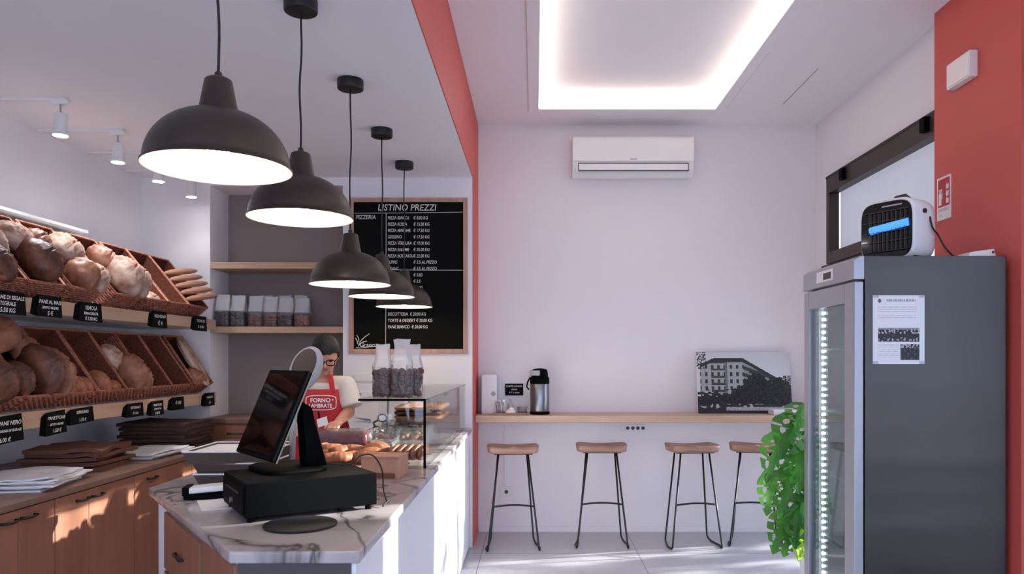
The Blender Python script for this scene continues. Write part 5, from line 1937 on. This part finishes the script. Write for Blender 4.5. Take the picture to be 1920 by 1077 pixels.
obj('header', B().slab([V((FX0 - 0.055, FY0, FH - 0.115)), V((FX0, FY0, FH - 0.115)), V((FX0, FY0, FH)), V((FX0 - 0.02, FY0, FH)), V((FX0 - 0.055, FY0, FH - 0.02))], (0, FY1 - FY0, 0)), 'alu', t, bevel=0.004)
obj('controller', B().box(FX0 - 0.058, FX0 - 0.054, 3.86, 4.08, FH - 0.09, FH - 0.03), 'white_plastic', t, bevel=0.003)
obj('controller_window', B().box(FX0 - 0.0595, FX0 - 0.0575, 3.88, 3.98, FH - 0.08, FH - 0.045), 'dark_grey', t)
dz0, dz1 = 0.12, FH - 0.125
d = obj('door', B().box(FX0 - 0.05, FX0 - 0.005, FY0 + 0.002, FY0 + 0.12, dz0, dz1).box(FX0 - 0.05, FX0 - 0.005, FY1 - 0.075, FY1 - 0.002, dz0, dz1).box(FX0 - 0.05, FX0 - 0.005, FY0 + 0.12, FY1 - 0.075, dz1 - 0.1, dz1).box(FX0 - 0.05, FX0 - 0.005, FY0 + 0.12, FY1 - 0.075, dz0, dz0 + 0.1), 'alu', t, bevel=0.004)
obj('door_glass', B().box(FX0 - 0.035, FX0 - 0.029, FY0 + 0.12, FY1 - 0.075, dz0 + 0.1, dz1 - 0.1), 'glass_door', d)
obj('door_seal', B().box(FX0 - 0.005, FX0 + 0.0, FY0 + 0.004, FY0 + 0.05, dz0, dz1).box(FX0 - 0.005, FX0, FY1 - 0.05, FY1 - 0.004, dz0, dz1), 'black_plastic', d)
ls = obj('light_strip', B().box(FX0 + 0.03, FX0 + 0.04, FY1 - 0.075, FY1 - 0.05, 0.25, FH - 0.16), 'white_plastic', t)
b = B()
zz = 0.28
while zz < FH - 0.18:
    b.ell((FX0 + 0.028, FY1 - 0.078, zz), (0.007, 0.007, 0.009), None, 8, 6)
    zz += 0.036
obj('light_dots', b, 'led_cool', ls)
for z in (0.5, 0.85, 1.2, 1.55):
    b = B()
    b.tube([(FX0 + 0.03, FY0 + 0.06, z), (FX1 - 0.07, FY0 + 0.06, z), (FX1 - 0.07, FY1 - 0.06, z), (FX0 + 0.03, FY1 - 0.06, z)], 0.005, 6, closed=True)
    for k in range(16):
        yy = FY0 + 0.08 + k * 0.034
        b.tube([(FX0 + 0.03, yy, z), (FX1 - 0.07, yy, z)], 0.002, 5)
    obj('wire_shelf', b, 'white_plastic', t)
for xx in (FX0 + 0.06, FX1 - 0.06):
    for yy in (FY0 + 0.06, FY1 - 0.06):
        obj('foot', B().cyl((xx, yy, 0), (xx, yy, 0.1), 0.025, n=16), 'black_plastic', t)
# notice taped to the fridge
def notice_fn(u, v):
    g = 0.80
    v = 1 - v
    n2 = noise.noise(V((u * 30, v * 30, 5)))
    if 0.475 < v < 0.675 and 0.1 < u < 0.9:
        g = 0.03 + 0.06 * max(0, n2)
        if 0.50 < v < 0.56 and n2 > 0.1:
            g = 0.5
        if v > 0.62 and n2 > 0.2:
            g = 0.4
        if v < 0.50:
            g = 0.30 + 0.1 * n2
    elif 0.71 < v < 0.94 and 0.53 < u < 0.9:
        g = 0.03 + 0.12 * max(0, n2)
        if v < 0.77 and n2 > -0.05:
            g = 0.45
    elif 0.06 < v < 0.09 and 0.25 < u < 0.82 and (u * 57) % 1 < 0.75:
        g = 0.35
    elif 0.05 < v < 0.12 and 0.09 < u < 0.17:
        g = 0.12 if abs(u - 0.13) + abs(v - 0.08) < 0.04 else 0.8
    elif any(a < v < a + 0.012 for a in (0.17, 0.20, 0.23, 0.29, 0.32, 0.72, 0.75, 0.78, 0.81, 0.84, 0.87, 0.90)) and 0.1 < u < (0.5 if v > 0.7 else 0.85) and (u * 41 + v * 13) % 1 < 0.8:
        g = 0.62
    return (g, g * 0.985, g * 0.99)
p, q = at(1636, 683, FY0), at(1733, 554, FY0)
t = thing('paper_notice', 'white printed notice with two dark photos taped to the fridge side', 'notice', ((p.x + q.x) / 2, FY0, p.z))
obj('sheet', B().box(p.x, q.x, FY0 - 0.0022, FY0 - 0.0007, p.z, q.z), 'white_paper', t)
grid_print('printed_face', V((p.x, FY0 - 0.003, p.z)), V((q.x - p.x, 0, 0)), V((0, 0, q.z - p.z)), 90, 120, notice_fn, t)
for cx, cz in ((p.x + 0.012, q.z - 0.006), (q.x - 0.012, q.z - 0.006), (p.x + 0.012, p.z + 0.006), (q.x - 0.012, p.z + 0.006)):
    obj('tape', B().cbox((cx, FY0 - 0.0036, cz), 0.03, 0.001, 0.014), 'plastic_bag', t)

# insect killer on the fridge
t = thing('insect_killer', 'white rounded electric insect killer with dark glowing front on the fridge', 'insect killer', (1.885, 3.86, FH), math.radians(-58))
m = wm(t)
def q3(x, y, z):
    return m @ V((x, y, z))
def rr(w, h, n=40, e=0.42):
    o = []
    for k in range(n):
        a = 2 * PI * k / n
        sg = lambda v: math.copysign(abs(v) ** e, v)
        o.append((w / 2 * sg(math.cos(a)), h / 2 + h / 2 * sg(math.sin(a))))
    return o
hw_, hh_ = 0.30, 0.32
b = B()
sec = []
for y, s in ((-0.085, 0.96), (-0.075, 1.0), (0.06, 1.0), (0.11, 0.95), (0.13, 0.85)):
    sec.append([q3(x * s, y, hh_ / 2 + (z - hh_ / 2) * s if True else z) for x, z in rr(hw_, hh_)])
b.loft(sec)
obj('housing', b, 'white_plastic', t, smooth=True, bevel=0.004)
b = B()
b.loft([[q3(x * 0.93, -0.0845, hh_ / 2 + (z - hh_ / 2) * 0.92) for x, z in rr(hw_, hh_)], [q3(x * 0.92, -0.093, hh_ / 2 + (z - hh_ / 2) * 0.91) for x, z in rr(hw_, hh_)]])
fp = obj('front', b, 'black_gloss', t, label='glossy dark front')
obj('glow_tube', B().cyl(q3(-0.08, -0.096, 0.165), q3(0.125, -0.096, 0.185), 0.02, n=14), 'screen_blue', fp, label='blue glowing tube')
b = B()
for k in range(9):
    xx = -0.08 + k * 0.024
    b.tube([q3(xx, -0.106, 0.05), q3(xx, -0.106, 0.255)], 0.0016, 5)
for zz in (0.05, 0.10, 0.15, 0.205, 0.255):
    b.tube([q3(-0.12, -0.107, zz), q3(0.125, -0.107, zz)], 0.0018, 5)
obj('grille', b, 'dark_grey', fp)
obj('brand_print', B().obox(q3(-0.02, -0.0945, 0.278), m.to_3x3() @ V((0.11, 0, 0)), m.to_3x3() @ V((0, 0.001, 0)), V((0, 0, 0.007))), 'grey_plastic', fp)
obj('handle', B().tube([q3(-0.02, 0.0, hh_ - 0.004), q3(0.0, 0.0, hh_ + 0.018), q3(0.05, 0.0, hh_ + 0.02), q3(0.075, 0.0, hh_ - 0.004)], 0.010, 10), 'dark_grey', t, smooth=True)
obj('knob', B().cyl(q3(0.148, 0.0, 0.245), q3(0.158, 0.0, 0.245), 0.012, n=18), 'frame_brown', t)
for sx in (-0.09, 0.09):
    obj('foot', B().obox(q3(sx - 0.04, -0.05, 0), m.to_3x3() @ V((0.08, 0, 0)), m.to_3x3() @ V((0, 0.1, 0)), V((0, 0, 0.02))), 'black_plastic', t)
obj('power_cable', B().tube(smooth([q3(0.15, 0.05, 0.22), q3(0.165, 0.05, 0.16), V((2.06, 3.78, FH + 0.13)), V((2.08, 3.76, FH + 0.07)), V((2.12, 3.75, FH + 0.02)), V((2.17, 3.76, FH + 0.004)), V((2.26, 3.85, FH + 0.004))]), 0.0045, 8), 'cord', t, smooth=True)
# white box on the fridge
p = at(1802, 0, 3.72)
q = at(1860, 0, 3.72)
t = thing('router_box', 'flat white plastic box lying on the fridge near the coral wall', 'router', ((p.x + q.x) / 2, 3.75, FH))
obj('body', B().slab([V((p.x, 3.68, FH)), V((q.x, 3.68, FH)), V((q.x - 0.012, 3.68, FH + 0.045)), V((p.x + 0.03, 3.68, FH + 0.03))], (0, 0.12, 0)), 'white_plastic', t, bevel=0.005)
obj('socket', B().cyl((q.x - 0.02, 3.679, FH + 0.028), (q.x - 0.02, 3.676, FH + 0.028), 0.006, n=14), 'dark_grey', t)

# emergency lamp and extinguisher sign on the coral pier
def onp(px, py):
    Y = XP * F / (px - CX)
    return V((XP, Y, EYE + (CY - py) / F * Y))
a, c = onp(1790, 172), onp(1834, 103)
zz0, zz1 = 2.985, 3.125
t = thing('emergency_lamp', 'white box emergency lamp high on the coral wall', 'lamp', (XP - 0.03, (a.y + c.y) / 2, zz0))
obj('body', B().box(XP - 0.045, XP - 0.0005, c.y, a.y, zz0, zz1), 'white_plastic', t, bevel=0.004)
obj('lens', B().box(XP - 0.05, XP - 0.044, c.y + 0.008, a.y - 0.008, zz0 + 0.008, zz1 - 0.008), 'enamel', t, bevel=0.002)
ya, yb_ = onp(1784, 0).y, onp(1758, 0).y
sz0, sz1 = 2.29, 2.535
t = thing('extinguisher_sign', 'white and red fire extinguisher sign on the coral wall beside the window', 'sign', (XP - 0.003, (ya + yb_) / 2, sz0))
obj('plate', B().box(XP - 0.003, XP - 0.0005, ya, yb_, sz0, sz1), 'white_plastic', t)
sw = yb_ - ya
obj('red_panel', B().box(XP - 0.004, XP - 0.0028, ya + 0.012, yb_ - 0.012, sz0 + 0.075, sz1 - 0.012), 'sign_red', t)
b = B()
u0 = yb_ - 0.035      # pictogram: extinguisher at the far (left) side, flames at the near side
b.box(XP - 0.005, XP - 0.0038, u0 - 0.014, u0 + 0.014, sz0 + 0.085, sz0 + 0.15)
b.box(XP - 0.005, XP - 0.0038, u0 - 0.007, u0 + 0.007, sz0 + 0.15, sz0 + 0.165)
b.box(XP - 0.005, XP - 0.0038, u0 - 0.016, u0 + 0.012, sz0 + 0.168, sz0 + 0.176)
b.tube([(XP - 0.0045, u0 - 0.012, sz0 + 0.172), (XP - 0.0045, u0 - 0.022, sz0 + 0.15), (XP - 0.0045, u0 - 0.022, sz0 + 0.12)], 0.002, 5)
for k in range(3):
    v0 = ya + 0.022
    zq = sz0 + 0.088 + k * 0.04
    b.slab([V((XP - 0.005, v0, zq)), V((XP - 0.005, v0 + 0.024, zq)), V((XP - 0.005, v0 + 0.026, zq + 0.018)), V((XP - 0.005, v0 + 0.016, zq + 0.036)), V((XP - 0.005, v0 + 0.008, zq + 0.02)), V((XP - 0.005, v0 - 0.001, zq + 0.028))], (0.0012, 0, 0))
obj('pictogram', b, 'white_plastic', t)
text('sign_text', 'ESTINTORE', (XP - 0.0036, yb_ - 0.012, sz0 + 0.048), 0.021, FACE_LEFT, 'grey_plastic', t, 'LEFT', weight=0.0004, sx=0.9)
text('sign_text', 'N.', (XP - 0.0036, yb_ - 0.03, sz0 + 0.02), 0.022, FACE_LEFT, 'grey_plastic', t, 'LEFT')

# ================================================================== MONSTERA
PXc, PYc = 1.87, 4.72
t = thing('potted_monstera', 'large green monstera in a white pot beside the fridge', 'potted plant', (PXc, PYc, 0))
obj('pot', B().lathe([(0.145, 0), (0.15, 0.01), (0.195, 0.37), (0.2, 0.385), (0.188, 0.385), (0.182, 0.34), (0.001, 0.34)], (PXc, PYc, 0), n=40, cap=False), 'pot', t, smooth=True)
obj('soil', B().lathe([(0.183, 0.345), (0.001, 0.352)], (PXc, PYc, 0), n=30, cap=False), 'soil', t, smooth=True)
stake = B().cyl((PXc, PYc, 0.34), (PXc - 0.05, PYc, 1.1), 0.018, n=12)
obj('moss_pole', stake, 'kraft_dark', t)


def leaf_outline(L, Wd):
    """half outlines of a split monstera leaf: list of (along, across)"""
    pts = []
    n = 72
    for k in range(n + 1):
        f = k / n
        w = Wd * 0.5 * (math.sin(PI * min(1, f ** 0.62)) ** 0.75) * (1 - 0.25 * f)
        ph = (f * 4.5) % 1.0
        cut = 0.5 if (0.25 < f < 0.95 and 0.62 < ph < 0.86) else 0.0
        pts.append((L * (f - 0.10 * math.sin(min(1, f / 0.12) * PI) * (f < 0.12)), w * (1 - cut)))
    return pts


def monstera_leaf(b, base, direction, normal, L, Wd, droop, holes=True):
    d = V(direction).normalized()
    nrm = V(normal)
    nrm = (nrm - d * nrm.dot(d)).normalized()
    s = d.cross(nrm)
    pts = leaf_outline(L, Wd)
    def pos(a, w):
        f = a / L
        return V(base) + d * a * (1 - 0.1 * f) + s * w - V((0, 0, 1)) * droop * f * f * L - nrm * (abs(w) ** 1.5) * 0.9
    for sg in (-1, 1):
        prev = None
        for k, (a, w) in enumerate(pts):
            # mid rib, two inner steps with an opening, and the edge
            ph = (a / L * 4.5 + 0.25) % 1.0
            hw = 0.15 * math.sqrt(max(0.0, math.sin(PI * min(1, ph / 0.7)))) if (holes and 0.16 < a / L < 0.8 and ph < 0.7) else 0.0
            row = [pos(a, 0), pos(a, sg * w * 0.18), pos(a, sg * w * (0.42 - hw)), pos(a, sg * w * (0.42 + hw)), pos(a, sg * w)]
            row = [b.bm.verts.new(p) for p in row]
            if prev:
                for i in range(4):
                    if i == 2 and holes and 0.14 < a / L < 0.82:
                        continue
                    try:
                        b.bm.faces.new((prev[i], prev[i + 1], row[i + 1], row[i]))
                    except ValueError:
                        pass
            prev = row


rnd = random.Random(5)
LV = [(1502, 768, 4.5, -0.25, 0.24), (1482, 806, 4.45, -0.7, 0.30), (1512, 830, 4.55, -0.6, 0.28), (1455, 850, 4.5, -1.1, 0.27), (1500, 868, 4.4, -0.9, 0.30), (1445, 915, 4.45, -1.1, 0.24), (1478, 912, 4.4, -1.2, 0.28),
      (1512, 935, 4.5, -1.0, 0.28), (1468, 985, 4.45, -0.9, 0.27), (1497, 965, 4.38, -1.3, 0.27), (1515, 1000, 4.45, -1.2, 0.25), (1540, 790, 4.7, -0.4, 0.30), (1560, 870, 4.7, -0.8, 0.3), (1480, 1003, 4.5, -1.6, 0.22), (1545, 950, 4.7, -0.8, 0.3), (1570, 760, 4.9, 0.2, 0.3), (1500, 1010, 4.4, -1.6, 0.17)]
sb = B()
crown = V((PXc - 0.03, PYc, 0.75))
for k, (px, py, Y, dz, L) in enumerate(LV):
    c = at(px, py, Y)
    out = V((c.x - PXc, (c.y - PYc) * 1.2 - 0.12, 0)).normalized()
    d = V((out.x + rnd.uniform(-0.3, 0.3), out.y + rnd.uniform(-0.3, 0.3), dz * 0.9)).normalized()
    nrm = V((-0.3 + rnd.uniform(-0.5, 0.5), -0.7, 0.5 + rnd.uniform(-0.4, 0.5)))
    base = c - d * L * 0.45
    lbm = B()
    monstera_leaf(lbm, base, d, nrm, L, L * 0.95, 0.22 + 0.15 * rnd.random())
    obj('leaf', lbm, 'leaf_backlit' if k == 16 else ('leaf_mid' if k % 5 in (0, 3) else 'leaf'), t, smooth=True, label='bright yellow-green leaf, sun glow put into its colour' if k == 16 else None)
    st0 = V((PXc - 0.02, PYc, 0.36 + 0.4 * rnd.random()))
    mid = st0.lerp(base, 0.6) + V((0, 0, 0.12))
    sb.tube([st0, st0.lerp(mid, 0.5) + V((0, 0, 0.03)), mid, base], [0.007, 0.006, 0.005, 0.004], 7)
obj('stems', sb, 'stem', t, smooth=True)
